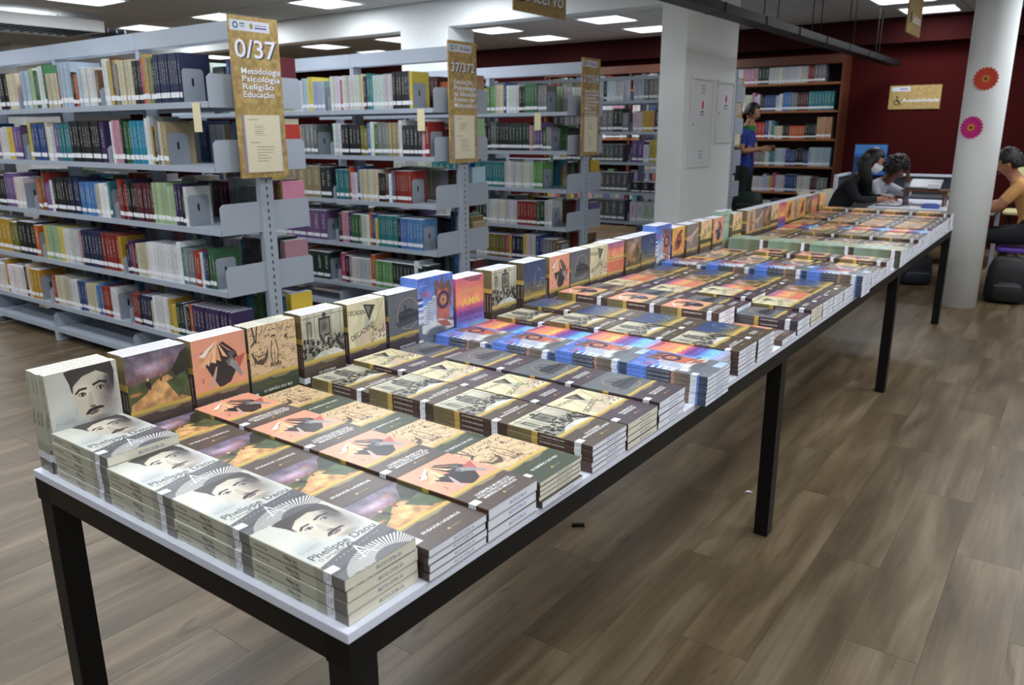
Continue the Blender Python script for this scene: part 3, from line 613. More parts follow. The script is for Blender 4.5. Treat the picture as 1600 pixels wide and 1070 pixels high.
def set_uv(me, fn):
    uv = me.uv_layers.new(name='uv')
    for p in me.polygons:
        for li, vi in zip(p.loop_indices, p.vertices): uv.data[li].uv = fn(p, me.vertices[vi].co)
def book_meshes(key, L, W, T):
    """lying book: head at x=0, tail at x=L, spine at y=0, fore-edge at y=W, front cover up"""
    t = .0006; r = .0014
    prof = [(W, T), (r, T), (.0003, T-.0006), (0, T-r), (0, r), (.0003, .0006), (r, 0), (W, 0), (W, t), (.0016, t), (.0016, T-t), (W, T-t)]
    n = len(prof)
    vs = [(0, y, z) for y, z in prof]+[(L, y, z) for y, z in prof]
    fs = [(i, n+i, n+(i+1) % n, (i+1) % n)[::-1] for i in range(n)]
    caps = [(0, 1, 10, 11), (1, 2, 3, 10), (3, 4, 9, 10), (4, 5, 6, 9), (6, 7, 8, 9)]
    fs += [c for c in caps]+[tuple(n+i for i in c)[::-1] for c in caps]
    mb = MB(); mb.poly(vs, fs); me = mb.mesh('display_book', COVM[key])
    def fn(p, co):
        ax = abs(p.normal.x); v = 1-co.x/L
        if p.index == 0: return (FW*co.y/W/ATW, v)
        if 1 <= p.index <= 5: return ((FW+2+(SPW-4)*(co.z/T))/ATW, v)
        if p.index == 6: return ((FW+SPW+8)/ATW, v)
        if ax > .9: return ((FW+SPW+8)/ATW, .3)
        return ((FW+SPW+8)/ATW, .5)
    set_uv(me, fn)
    b = MB().box(.0005, L-.0005, .0017, W-.0004, t*1.05, T-t*1.05)
    pm_ = b.mesh('page_block', M_pgc if key in 'DSC' else M_pgw)
    def fp(p, co):
        if abs(p.normal.x) > .9: return (co.y/W, co.z/T)
        return (co.x/L*1.4, co.z/T)
    set_uv(pm_, fp)
    # wrapped call-number sticker: on spine and on a strip of the front cover
    e = .00035; x0, x1 = L*.80, L*.875
    vs = [(x0, .019, T+e), (x1, .019, T+e), (x0, -e, T+e), (x1, -e, T+e), (x0, -e, T*.04), (x1, -e, T*.04), (x0, .019, T-.0001), (x1, .019, T-.0001), (x0, 0.0004, T*.04), (x1, .0004, T*.04)]
    lm = MB().poly(vs, [(0, 2, 3, 1), (2, 4, 5, 3), (0, 1, 7, 6), (4, 8, 9, 5)]).mesh('spine_label', M_lab)
    def fl(p, co):
        if p.index == 1: return ((co.x-x0)/(x1-x0), 1-.02-.96*(1-co.z/T))
        return (.95, .97)
    set_uv(lm, fl)
    return me, pm_, lm

#         key, y0, width, n-per-row(r0..r3), thickness
T_ = dict(D=.0203, E=.0148, V=.0218, S=.0104, A=.0130, C=.0165, N=.018, B=.0120, M=.0120, K=.0155, U=.0162, P=.0155, Y=.0150, H=.0148, L=.0155, G=.0118, T=.0150, O=.0165)
COLS = [('D', .010, (4, 4, 4, 5)), ('E', .172, (4, 4, 4, 4)), ('V', .330, (3, 3, 3, 3)), ('S', .494, (4, 4, 4, 4)), ('A', .694, (5, 5, 5, 4)), ('C', .852, (4, 4, 4, 4)),
        ('N', 1.012, (4, 4, 4, 3)), ('B', 1.236, (7, 7, 6, 5)), ('M', 1.408, (6, 6, 5, 4)), ('A', 1.552, (6, 6, 6, 5)), ('K', 1.720, (5, 5, 5, 5)), ('V', 1.965, (1, 4, 4, 4)),
        ('N', 2.140, (3, 4, 4, 4)), ('C', 2.302, (4, 5, 4, 4)), ('U', 2.462, (4, 4, 4, 4)), ('P', 2.622, (4, 4, 4, 4)), ('K', 2.784, (4, 4, 4, 4)), ('B', 2.965, (8, 8, 7, 6)),
        ('Y', 3.142, (4, 4, 4, 4)), ('H', 3.302, (4, 4, 4, 4)), ('L', 3.462, (3, 3, 3, 3)), ('V', 3.622, (3, 3, 3, 2)), ('G', 3.880, (8, 8, 8, 8)), ('L', 4.052, (5, 5, 4, 4)),
        ('T', 4.212, (4, 4, 4, 4)), ('H', 4.372, (4, 4, 4, 4)), ('P', 4.532, (5, 5, 5, 4)), ('L', 4.692, (5, 5, 5, 4)), ('M', 4.852, (7, 7, 6, 6)), ('Y', 5.012, (6, 6, 5, 5)),
        ('T', 5.172, (6, 6, 6, 5)), ('Y', 5.332, (6, 6, 6, 6)), ('P', 5.492, (6, 6, 6, 6)), ('U', 5.652, (6, 6, 6, 6)), ('O', 5.840, (7, 7, 7, 7))]
STAND = [('D', .016), ('E', .190), ('V', .355), ('S', .517), ('A', .692), ('C', .862), ('N', 1.026), ('B', 1.165), ('M', 1.358), ('A', 1.558), ('K', 1.760), ('V', 1.940), ('N', 2.104), ('C', 2.262),
         ('U', 2.420), ('P', 2.592), ('K', 2.750), ('B', 2.908), ('Y', 3.100), ('H', 3.288), ('L', 3.472), ('V', 3.650), ('G', 3.808), ('L', 3.955), ('T', 4.200), ('H', 4.358), ('P', 4.516), ('L', 4.674), ('M', 4.832),
         ('Y', 4.990), ('T', 5.148), ('Y', 5.306), ('P', 5.464), ('U', 5.622), ('O', 5.850)]
BIG = {'B': (.240, .166), 'G': (.236, .162)}
BM = {}
for k_ in ART: BM[k_] = book_meshes(k_, *BIG.get(k_, (.2275, .155)), T_[k_]-.0003)
books = []   # (priority, key, matrix, label, group, withparts)
ROWN = ['aisle-edge pile', 'second pile in', 'third pile in', 'innermost pile']
def mtx(loc, rot=(0, 0, 0), sc=1.0):
    from mathutils import Euler
    return Matrix.Translation(loc) @ Euler(rot).to_matrix().to_4x4() @ Matrix.Scale(sc, 4)
rr = random.Random(21)
tops = []
for ci, (k_, y0, ns) in enumerate(COLS):
    L, W = BIG.get(k_, (.2275, .155)); T = T_[k_]
    base_x = {'D': -.012, 'B': .034, 'G': .022}.get(k_, .004); pitch = {'B': .2405, 'G': .2365}.get(k_, .2280)
    if ci == 8: base_x = -.02
    col_h = []
    for r in range(4):
        n_ = ns[r]; z = TH
        if ci == 3 and r == 0:
            books.append([1.5, 'E', mtx((.013-.2275, y0+.004, TH)), 'brown-banded paperback jutting out under the pile of green-banded tan ink sketch books', 'paperbacks lying in piles on the long table', False]); z += T_['E']
        jx = rr.uniform(-.004, .003) if r else 0
        for b in range(n_):
            top = b == n_-1
            ox = rr.uniform(-.0035, .0035) if not top else rr.uniform(-.0015, .0015); oy = rr.uniform(-.0035, .003); a0 = rr.uniform(-.008, .008)
            x = xo(y0)*.8+base_x-L-r*pitch+ox*.3*(1 if r else 1)
            # head sits at the far (−x) side, tail towards the aisle
            M_ = mtx((x, y0+.003+oy*.5, z), (0, 0, a0*.5))
            dist = (Vector((x, y0, z))-CAM).length
            down = n_-1-b
            dn = ['top copy', 'second from top', 'third from top', 'fourth from top', 'fifth from top', 'sixth from top', 'seventh from top', 'eighth from top'][down]
            lab = f"{DESC[k_]} paperback, {dn}, {ROWN[r]}, {ORD[ci]} row of piles"
            prev = COLS[ci-1] if ci else None
            ph = TH+(prev[2][r]*T_[prev[0]] if prev and y0-prev[1] < .19 else 0)
            exposed = top or r == 0 or (z+T > ph+.004) or ci == 0
            pr = dist*(1.0 if top else 1.25) if exposed else 999
            books.append([pr, k_, M_, lab, 'paperbacks lying in piles on the long table', False])
            z += T
        tops.append((ci, r, z))
for si, (k_, y0) in enumerate(STAND):
    L, W = BIG.get(k_, (.2275, .155)); sc = 1.07 if k_ in BIG else 1.0; T = T_[k_]*sc
    n_ = max(3, min(6, int(.082/T)))
    xf = xo(y0)*.3-.9245-.001
    if k_ == 'G': xf -= .02; n_ = 4
    for b in range(n_):
        z = TH+L*sc; jit = rr.uniform(-.002, .003)
        M_ = mtx((xf-(b+1)*T, y0+jit, z), (0, PI/2, 0), sc)
        dist = (Vector((xf, y0, z))-CAM).length
        bn = ['front copy', 'second copy back', 'third copy back', 'fourth copy back', 'fifth copy back', 'rearmost copy'][b]
        lab = f"upright {DESC[k_]} paperback, {bn}, {ORD[si]} group in the standing row"
        books.append([dist*(1.0 if b == 0 else 1.1+.1*b), k_, M_, lab, 'paperbacks standing along the back of the long table', False])
books.sort(key=lambda b: b[0])
NDB = 300
for pr, k_, M_, lab, grp, _ in books[:NDB]:
    me, pg, lm = BM[k_]
    o = bpy.data.objects.new('display_book', me); o.matrix_world = M_; C.objects.link(o); tag(o, lab, 'paperback', grp)
    c1 = bpy.data.objects.new('page_block', pg); c1.parent = o; C.objects.link(c1)
    c2 = bpy.data.objects.new('spine_label', lm); c2.parent = o; C.objects.link(c2)
# the rest of the copies, joined
mats_ = []; vv = []; ff = []; mi = []; uvs = []
mid = {}
for pr, k_, M_, lab, grp, _ in books[NDB:]:
    for me in BM[k_]:
        mt = me.materials[0]
        if mt.name not in mid: mid[mt.name] = len(mats_); mats_.append(mt)
        b = len(vv); vv += [tuple(M_ @ v.co) for v in me.vertices]
        u = me.uv_layers[0].data
        for p in me.polygons:
            ff.append(tuple(b+i for i in p.vertices)); mi.append(mid[mt.name]); uvs += [tuple(u[li].uv) for li in p.loop_indices]
me = bpy.data.meshes.new('hidden_copies'); me.from_pydata(vv, [], ff)
for m_ in mats_: me.materials.append(m_)
me.polygons.foreach_set('material_index', mi); ul = me.uv_layers.new(name='uv'); ul.data.foreach_set('uv', [c for t in uvs for c in t])
o = bpy.data.objects.new('lower_and_rear_paperbacks', me); C.objects.link(o); kind(o, 'stuff'); tag(o, 'remaining paperbacks lower in the piles and towards the far end of the table', 'books')
# one brown book under the green pile at the aisle edge
# ---------------------------------------------------------------- library bookcases
PAL = dict(w=(214, 216, 214), W=(232, 234, 236), c=(214, 204, 170), y=(222, 196, 70), Y=(206, 160, 40), o=(206, 96, 44), r=(156, 42, 36), R=(190, 52, 40), m=(96, 34, 46), p=(120, 84, 150), P=(58, 40, 92), b=(44, 76, 142), B=(70, 130, 200), n=(28, 38, 80),
           t=(40, 130, 140), T=(36, 150, 186), g=(48, 110, 64), G=(96, 160, 84), l=(170, 196, 150), k=(26, 28, 32), K=(44, 46, 50), x=(130, 134, 136), X=(96, 100, 104), s=(124, 88, 56), S=(84, 54, 36), i=(206, 140, 160), d=(24, 54, 44), v=(128, 120, 40), a=(176, 200, 220), z=(168, 150, 110), q=(200, 60, 110), u=(200, 150, 110))
CN = dict(w='off-white', W='white', c='cream', y='yellow', Y='mustard', o='orange', r='dark red', R='red', m='maroon', p='lavender', P='deep purple', b='blue', B='light blue', n='navy', t='teal', T='bright teal', g='green', G='leaf green', l='pale green', k='black', K='charcoal', x='grey', X='dark grey', s='tan brown', S='brown', i='pink', d='dark green', v='olive', a='pale blue', z='beige', q='magenta', u='light brown')
def cloth(name, attr):
    mt, N, L, B = nt(name)
    tc = N.new('ShaderNodeUVMap'); sx = N.new('ShaderNodeSeparateXYZ'); L.new(tc.outputs['UV'], sx.inputs[0])
    if attr: src = N.new('ShaderNodeAttribute'); src.attribute_name = 'col'; col = src.outputs['Color']; rnd = N.new('ShaderNodeNewGeometry').outputs['Random Per Island']
    else: src = N.new('ShaderNodeObjectInfo'); col = src.outputs['Color']; rnd = src.outputs['Random']
    w_ = N.new('ShaderNodeTexWhiteNoise'); w_.noise_dimensions = '1D'; L.new(rnd, w_.inputs['W'])
    # title strip down the middle of the spine
    ns = N.new('ShaderNodeTexNoise'); ns.noise_dimensions = '2D'; ns.inputs['Scale'].default_value = 1.0; ns.inputs['Detail'].default_value = 2
    mp = N.new('ShaderNodeMapping'); mp.inputs['Scale'].default_value = (4, 34, 1)
    ad = N.new('ShaderNodeVectorMath'); ad.operation = 'ADD'; cb = N.new('ShaderNodeCombineXYZ'); mm = N.new('ShaderNodeMath'); mm.operation = 'MULTIPLY'; mm.inputs[1].default_value = 50
    L.new(w_.outputs['Value'], mm.inputs[0]); L.new(mm.outputs[0], cb.inputs['X']); L.new(tc.outputs['UV'], ad.inputs[0]); L.new(cb.outputs[0], ad.inputs[1]); L.new(ad.outputs[0], mp.inputs['Vector']); L.new(mp.outputs[0], ns.inputs['Vector'])
    gt = N.new('ShaderNodeMath'); gt.operation = 'GREATER_THAN'; gt.inputs[1].default_value = .52; L.new(ns.outputs['Fac'], gt.inputs[0])
    def band(o_, lo, hi):
        a = N.new('ShaderNodeMath'); a.operation = 'GREATER_THAN'; a.inputs[1].default_value = lo; L.new(o_, a.inputs[0])
        b = N.new('ShaderNodeMath'); b.operation = 'LESS_THAN'; b.inputs[1].default_value = hi; L.new(o_, b.inputs[0])
        c_ = N.new('ShaderNodeMath'); c_.operation = 'MULTIPLY'; L.new(a.outputs[0], c_.inputs[0]); L.new(b.outputs[0], c_.inputs[1]); return c_.outputs[0]
    k1 = band(sx.outputs['X'], .34, .66); k2 = band(sx.outputs['Y'], .38, .86)
    a1 = N.new('ShaderNodeMath'); a1.operation = 'MULTIPLY'; L.new(k1, a1.inputs[0]); L.new(k2, a1.inputs[1])
    a2 = N.new('ShaderNodeMath'); a2.operation = 'MULTIPLY'; L.new(a1.outputs[0], a2.inputs[0]); L.new(gt.outputs[0], a2.inputs[1])
    a3 = N.new('ShaderNodeMath'); a3.operation = 'MULTIPLY'; a3.inputs[1].default_value = .6; L.new(a2.outputs[0], a3.inputs[0])
    bw = N.new('ShaderNodeRGBToBW'); L.new(col, bw.inputs[0]); lt = N.new('ShaderNodeMath'); lt.operation = 'LESS_THAN'; lt.inputs[1].default_value = .28; L.new(bw.outputs[0], lt.inputs[0])
    ink = N.new('ShaderNodeMix'); ink.data_type = 'RGBA'; ink.inputs['A'].default_value = (.05, .05, .07, 1); ink.inputs['B'].default_value = (.7, .68, .6, 1); L.new(lt.outputs[0], ink.inputs['Factor'])
    mx = N.new('ShaderNodeMix'); mx.data_type = 'RGBA'; L.new(a3.outputs[0], mx.inputs['Factor']); L.new(col, mx.inputs['A']); L.new(ink.outputs['Result'], mx.inputs['B'])
    L.new(mx.outputs['Result'], B.inputs['Base Color']); B.inputs['Roughness'].default_value = .45
    return mt
M_cl_o = cloth('book_cover_cloth', False); M_cl_a = cloth('book_cover_cloth_mixed', True)
# unit shelf book: x thickness, y depth (0 = spine), z height
def unit_book():
    mb = MB(); v = [(x, y, z) for z in (0, 1) for y in (0, 1) for x in (0, 1)]
    v2 = [(.12, .02, .985), (.88, .02, .985), (.12, 1, .985), (.88, 1, .985)]
    fs = [(0, 2, 3, 1), (0, 1, 5, 4), (0, 4, 6, 2), (1, 3, 7, 5)]
    mb.poly(v, fs); mb.poly([(0, 0, 1), (.12, .02, 1), (.12, 1, 1), (0, 1, 1)], [(0, 1, 2, 3)]); mb.poly([(1, 0, 1), (.88, .02, 1), (.88, 1, 1), (1, 1, 1)], [(3, 2, 1, 0)]); mb.poly([(0, 0, 1), (1, 0, 1), (.88, .02, 1), (.12, .02, 1)], [(0, 1, 2, 3)])
    mb.poly(v2, [(0, 1, 3, 2)], mi=1); mb.poly([(0, 1, 0), (1, 1, 0), (1, 1, 1), (0, 1, 1)], [(1, 0, 3, 2)], mi=1)
    mb.poly([(.12, .02, 1), (.88, .02, 1), (.88, .02, .985), (.12, .02, .985), (.12, 1, .985), (.12, 1, 1), (.88, 1, 1), (.88, 1, .985)], [(0, 3, 2, 1), (0, 5, 4, 3), (1, 2, 7, 6)], mi=0)
    me = mb.mesh('shelf_book', [M_cl_o, M_page])
    set_uv(me, lambda p, co: (co.x if abs(p.normal.y) > .5 else co.y*.3, co.z if abs(p.normal.z) < .5 else .1))
    return me
UB = unit_book()
UL = MB().poly([(.03, -.007, .10), (.97, -.007, .10), (.97, -.007, .21), (.03, -.007, .21), (.03, 0, .10), (.97, 0, .10), (.97, 0, .21), (.03, 0, .21)], [(0, 1, 2, 3), (0, 3, 7, 4), (1, 5, 6, 2), (3, 2, 6, 7), (0, 4, 5, 1)]).mesh('spine_label', M_label)
class Stuff:
    def __init__(s): s.mb = MB(); s.uv = []
    def book(s, x, y, z, t, d, h, col, ys=1, lab=True, lean=0.0):
        # ys=+1 spine faces -Y ; -1 spine faces +Y
        y0, y1 = (y, y+d) if ys > 0 else (y-d, y)
        cs = lin(col); c2 = tuple(min(1, v*random.uniform(.85, 1.12)) for v in cs)
        b = len(s.mb.f); M = None
        if lean: M = Matrix.Translation((x, 0, z)) @ Matrix.Rotation(lean, 4, 'Y') @ Matrix.Translation((-x, 0, -z))
        s.mb.box(x, x+t, y0, y1, z, z+h, 0, c2, M)
        vs = [(xx, yy, zz) for zz in (0, 1) for yy in (0, 1) for xx in (0, 1)]
        for f in s.mb.f[b:]:
            for i in f:
                q = vs[i-(len(s.mb.v)-8)]; s.uv.append((q[0], q[2]))
        s.mb.mi[b+1] = 1; s.mb.col[b+1] = (1, 1, 1)
        if lab:
            yy = y0-.0012 if ys > 0 else y1+.0012; b = len(s.mb.f)
            s.mb.box(x+t*.04, x+t*.96, min(yy, y0 if ys > 0 else y1), max(yy, y0 if ys > 0 else y1), z+h*.10, z+h*.21, 2, (1, 1, 1), M)
            s.uv += [(0, 0)]*24
    def build(s, name):
        o = s.mb.build(name, [M_cl_a, M_page, M_label])
        ul = o.data.uv_layers.new(name='UVMap'); ul.data.foreach_set('uv', [c for t in s.uv for c in t]); return o
STF = Stuff(); NIND = [0]; MAXIND = 300
UB.uv_layers[0].name = 'UVMap'
be0 = None
def bookend(x, y, z, where):
    global be0
    if be0 is None:
        a = MB(); w_, h = .13, .175; out = []
        for cx, cz, a0 in ((w_-.02, h-.02, 0), (.02, h-.02, PI/2)):
            for k in range(5): out.append((cx+.02*math.cos(a0+k*PI/8), cz+.02*math.sin(a0+k*PI/8)))
        out = [(w_, 0)]+out+[(0, 0)]
        M = Matrix(((0, 0, 1, 0), (1, 0, 0, 0), (0, 1, 0, 0), (0, 0, 0, 1)))
        a.prism(out, 0, .0015, M); a.box(-.07, 0, 0, w_, 0, .0012)
        o = a.build('bookend', M_metal_d)
        MB().box(.0015, .0019, .055, .068, .085, .125).build('slot', M_slot, o); be0 = o
    else:
        o = dup(be0)
        for ch in be0.children: dup(ch, o)
    o.location = (x, y, z); tag(o, f'grey metal bookend {where}', 'bookend', 'grey metal bookends'); return o
def parse(spec):
    out = []
    for tk in spec.split():
        c = tk[0]; rest = tk[1:]; h = None
        if ':' in rest: rest, hh = rest.split(':'); h = float(hh)
        out.append((c, int(rest or 1), h))
    return out
LEVELS = [1.626, 1.29, .95, .607, .28]
LVN = ['top shelf', 'second shelf down', 'third shelf down', 'fourth shelf down', 'fifth shelf down']
def fill(xa, xb, yf, z, spec, ys=1, ind=False, where='', hmax=.27, be=True, start=.02, seed=0, tmin=.016, tmax=.03, frac=None):
    """books from xa towards xb"""
    r = random.Random(seed*13+int(z*100)); x = xa+start; k = 0
    lst = parse(spec)
    sm = 0; rs_ = r.getstate()
    for (c, n_, h) in lst: sm += r.uniform(tmin, tmax)*n_; r.uniform(0, 1)
    r.setstate(rs_); fsc = ((xb-xa-start-.02)*frac/sm) if frac else 1.0
    for (c, n_, h) in lst:
        th = r.uniform(tmin, tmax)*fsc; hh = (h if h else r.uniform(.205, .25)); dd = min(.2, hh*.72)
        for q in range(n_):
            t = th*(1 if n_ > 3 else r.uniform(.8, 1.2)); hq = min(hmax, hh if n_ > 2 else hh+r.uniform(-.015, .015)); setb = r.uniform(0, .008)
            if x+t > xb-.01: return x
            col = PAL[c]; gq = sum(col)/3; jt = r.uniform(.84, .98); col = tuple(min(255, max(0, (v*.86+gq*.14)*jt)) for v in col)
            y = yf+.012+setb if ys > 0 else yf-.012-setb
            if ind and NIND[0] < MAXIND:
                o = bpy.data.objects.new('shelf_book', UB); C.objects.link(o); o.location = (x, y, z); o.scale = (t*.97, dd, hq)
                o.color = (*lin(col), 1)
                k += 1; NIND[0] += 1
                tag(o, f"{CN[c]} book, {ORD1[k-1] if k <= 40 else 'last'} from left, {where}", 'book', 'labelled books in the nearest bookcase')
                l_ = bpy.data.objects.new('spine_label', UL); l_.parent = o; C.objects.link(l_)
            else: STF.book(x, y, z, t*.97, dd, hq, col, ys)
            x += t
    if be and x < xb-.05: bookend(x+.003, (yf+.02 if ys > 0 else yf-.15), z, where if where else 'at the end of a book row')
    return x
RNDC = 'wwwcWyYorRmpPbBntTgGlkKxXsSidvazcwwx'
def rnd_spec(seed, n_=30):
    r = random.Random(seed); out = []; c = 0
    while c < n_:
        q = r.choice([1, 1, 2, 3, 4, 6]); out.append(f"{r.choice(RNDC)}{q}:{r.uniform(.19, .25):.3f}"); c += q
    return ' '.join(out)
DEP = .608; SEC = 1.083
def bookcase(yf, xr, nsec, label, levels=LEVELS, top=True, rail=None, sec=SEC):
    t = tag(empty('bookcase', (xr, yf, 0)), label, 'bookcase')
    q = Vector((xr, yf, 0))
    for s_ in range(nsec):
        xa, xb = -(s_+1)*sec, -s_*sec
        for side in (0, 1):
            ya, yb = (0, .262) if side == 0 else (DEP-.262, DEP)
            lip = (ya, ya+.002) if side == 0 else (yb-.002, yb)
            for z in levels+[.10]:
                MB().box(xa+.004, xb-.004, ya, yb, z-.003, z).box(xa+.004, xb-.004, lip[0], lip[1], z-.032, z-.003).build('shelf_board', M_metal, t)
            # bracket plates closing each board, left and right
            for z in levels+[.10]:
                for xx in (xa+.002, xb-.004):
                    last = s_ == 0 and xx > xa+.1
                    h = .15 if last else .115
                    if side == 0: out = [(ya, z-.032), (ya+.27, z-.032), (ya+.27, z+h-.01), (ya+.02, z+h-.012), (ya, z+h-.03)]
                    else: out = [(yb-.27, z-.032), (yb, z-.032), (yb, z+h-.03), (yb-.02, z+h-.012), (yb-.27, z+h-.01)]
                    M = Matrix(((0, 0, 1, xx+(.006 if last else 0)), (1, 0, 0, 0), (0, 1, 0, 0), (0, 0, 0, 1)))
                    MB().prism(out, 0, .002, M).build('end_bracket', M_metal, t)
    for s_ in range(nsec+1):
        xx = -s_*sec
        MB().box(xx-.02, xx+.02, DEP/2-.043, DEP/2+.043, .03, 2.02 if top else levels[0]+.3).build('upright', M_metal, t)
        MB().box(xx-.025, xx+.025, .0, DEP, 0, .03).box(xx-.025, xx+.025, 0, .03, .03, .068).box(xx-.025, xx+.025, DEP-.03, DEP, .03, .068).build('foot', M_metal, t)
    if top:
        for s_ in range(nsec):
            MB().box(-(s_+1)*sec+.001, -s_*sec-.001+(.02 if s_ == 0 else 0), DEP/2-.05, DEP/2+.05, 1.958, 2.055).build('top_beam', M_metal, t)
    if rail: MB().box(-nsec*sec, 0, 0, .02, rail-.02, rail+.02).build('top_rail', M_metal, t)
    a = MB()
    for k in range(46):
        z = .1+k*.042; a.box(.0195, .0212, DEP/2-.004, DEP/2+.004, z, z+.019)
    kind(a.build('upright_slots', M_slot, t), 'stuff')
    return t
bookcase(1.854, -3.0, 3, 'nearest double-sided grey metal bookcase, with the sign reading 0/37')
bookcase(3.62, -3.0, 3, 'second grey metal bookcase back, with the sign reading 37/372')
bookcase(5.385, -3.0, 3, 'third grey metal bookcase back, with the sign reading 372/504')
bookcase(7.60, -2.46, 3, 'low-lit grey metal bookcase between the third bookcase and the white pillar', levels=[1.79, 1.45, 1.11, .77, .43], top=False, rail=2.03)
bookcase(8.92, -3.0, 1, 'grey metal bookcase mostly hidden behind the white pillar')
# front-side contents, (bookcase, section, level): from left to right
CONT = {
 (0, 0, 0): 'W4:.262 y2:.255 m1:.25 x1:.25 y1:.25 X1:.235 c7:.245 k4:.235 q1:.25 Y1:.25 z2:.24 G1:.24 k1:.245 n11:.255',
 (0, 0, 1): 'W1:.25 i3:.25 d2:.25 g2:.25 T7:.245 W2:.262 Y1:.2 d1:.2 x2:.25 c1:.25 z2:.24',
 (0, 0, 2): 'r2:.225 k1:.23 R1:.22 n1:.23 k3:.225 m6:.225 S1:.23 l6:.235 l3:.22 P2:.225 k1:.2 w1:.215',
 (0, 0, 3): 'k1:.19 P1:.2 q1:.2 K1:.2 c4:.2 w1:.205 W8:.215 W1:.235 t1:.2 x3:.21 R2:.19 w1:.2 b1:.21 K1:.2 g2:.225',
 (0, 0, 4): 'r3:.2 K1:.2 n3:.2 c1:.19 W6:.21 Y1:.2 y2:.19 d2:.2 x1:.2 k1:.2 o1:.2 P11:.205',
 (0, 1, 0): 'x1:.22 a3:.24 l2:.25 g2:.25 W2:.25 g1:.255 c5:.21 r1:.215 a6:.27 k1:.22 o1:.2 a2:.225 w5:.225 s1:.22',
 (0, 1, 1): 'y1:.25 b4:.24 c1:.25 w2:.23 p1:.23 t4:.235 k10:.25 P2:.24',
 (0, 1, 2): 'o2:.2 g1:.24 r1:.24 p2:.2 w1:.2 k6:.23 n3:.235 B6:.21 c1:.21 W3:.21 W1:.21 t1:.22',
 (0, 1, 3): 'y1:.23 l5:.235 y1:.235 w5:.23 i1:.23 n6:.235 r5:.235 Y1:.23 ',
 (0, 1, 4): 'o1:.21 r1:.2 c6:.205 w4:.2 b3:.205 c6:.2 B2:.205 r5:.2 W3:.205',
 (0, 2, 0): 'x2:.2 a3:.24 w2 g2:.25 W6 k3 c5', (0, 2, 1): 'S1 w3 b2:.24 x2 w2 y1 p2', (0, 2, 2): 'B3 o4 G2 k3 p4 w3', (0, 2, 3): 'Y7:.24 v2 k4:.24 o1', (0, 2, 4): 'w5 Y1 W4 k1 c1 Y3:.22',
 (1, 0, 0): 'w3:.25 W1 R1 w8:.25 c2:.255 m1 t2 w8:.24 k5:.255 P1:.26 y1:.25', (1, 0, 1): 'w3:.24 k5:.23 v2 B1:.24 w1 g1 x3 z3:.24 W1:.25 K5:.22 i1 r1',
 (1, 0, 2): 't5:.23 o1:.25 w3 b1 c8:.235 k3 S1 W1 B1:.23 r7:.235', (1, 0, 3): 'K1 i3 P1 g3 w3:.23 o1:.26 b1 y1 t8:.24 k1:.23 B7:.23', (1, 0, 4): 'q1 k1 i1 w5:.21 o1:.24 G5:.21 K6:.21 W1 d2',
 (1, 1, 0): 'w3 b1 K2 P3 c4 w3 a2 y1:.25 a3', (1, 1, 1): 'r1 c4 x3 w4 l2 x3 X1', (1, 1, 2): 'R2 y4 z5:.25 K2', (1, 1, 3): 'x2 w4 p6:.24', (1, 1, 4): 'c3 y2 o2 d3',
 (2, 0, 0): 'R2:.24 P2:.24 y2 G3:.24 c3:.25 b1:.26 W4:.24 w1 k2 g4:.25 x3', (2, 0, 1): 'w1 k4:.23 X2 k4:.25 d6:.245 i1 G1 p3:.25 g1 x2', (2, 0, 2): 't10:.235 W2:.24 w8:.235 G3:.24',
 (2, 0, 3): 'd3:.23 w8:.22 r6:.225 g1 d1 w2', (2, 0, 4): 'w3 v6:.22 q1 y1 n3 y1 w3 b2 x3 s2', (2, 1, 0): 'w5 c6 k3', (2, 1, 1): 'n4 w3 R2 c5', (2, 1, 2): 'w6 t4 B4', (2, 1, 3): 'o3 w7', (2, 1, 4): 'w7 k4 y2',
 (3, 0, 0): 'a2 x3 w5:.22 k3 c3', (3, 0, 1): 'w2 Y2 P1 y3 R2 w4', (3, 0, 2): 'p2 W1 y3 d2 x5', (3, 0, 3): 'k6:.12 W2', (3, 0, 4): 'w5 x7',
 (3, 1, 0): 'o2:.22 x1 c3:.23 x1 z3:.25 w2 W3 n1 W4', (3, 1, 1): 'K2:.24 x9:.245 k2:.25 x2:.2', (3, 1, 2): 'w2 y2:.22 d2 X3 X8:.2', (3, 1, 3): 'K1 X16:.22', (3, 1, 4): 's4:.16 W2 X6'}
FR = {(0, 0): [.80, .64, .66, .86, .95], (0, 1): [.97, .95, .88, .93, .88], (1, 0): [.84, .88, .84, .86, .82], (2, 0): [.78, .84, .84, .88, .92], (2, 1): [.97]*5}
YFS = [1.854, 3.62, 5.385, 7.60, 8.92]
order = [(0, 0), (0, 1), (0, 2), (1, 0), (1, 1), (2, 0), (2, 1), (3, 0), (3, 1)]
for bc, sc_ in order:
    for lv in range(5):
        spec = CONT.get((bc, sc_, lv))
        if not spec: continue
        xr = -3.0 if bc != 3 else -2.46
        lvs = LEVELS if bc != 3 else [1.79, 1.45, 1.11, .77, .43]
        wh = f"{LVN[lv]}, {['right', 'second', 'third'][sc_]} bay of {['nearest', 'second', 'third', 'fourth'][bc]} bookcase"
        fill(xr-(sc_+1)*SEC, xr-sc_*SEC, YFS[bc], lvs[lv], spec, 1, ind=bc == 0 and sc_ < 2, where=wh, seed=bc*10+sc_, hmax=.27, be=bc < 3, frac=FR.get((bc, sc_), [.93]*5)[lv],
             tmin=.017, tmax=.027 if bc else .026)
# far-side rows of the bookcases, seen through the gaps
for bc in range(3):
    for s_ in range(3 if bc < 2 else 2):
        for lv, z in enumerate(LEVELS):
            xa = -3.0-(s_+1)*SEC
            fill(xa, xa+SEC, YFS[bc]+DEP, z, rnd_spec(bc*100+s_*10+lv, 46), -1, be=False, start=.01, seed=bc+s_*5+50, tmin=.018, tmax=.03)
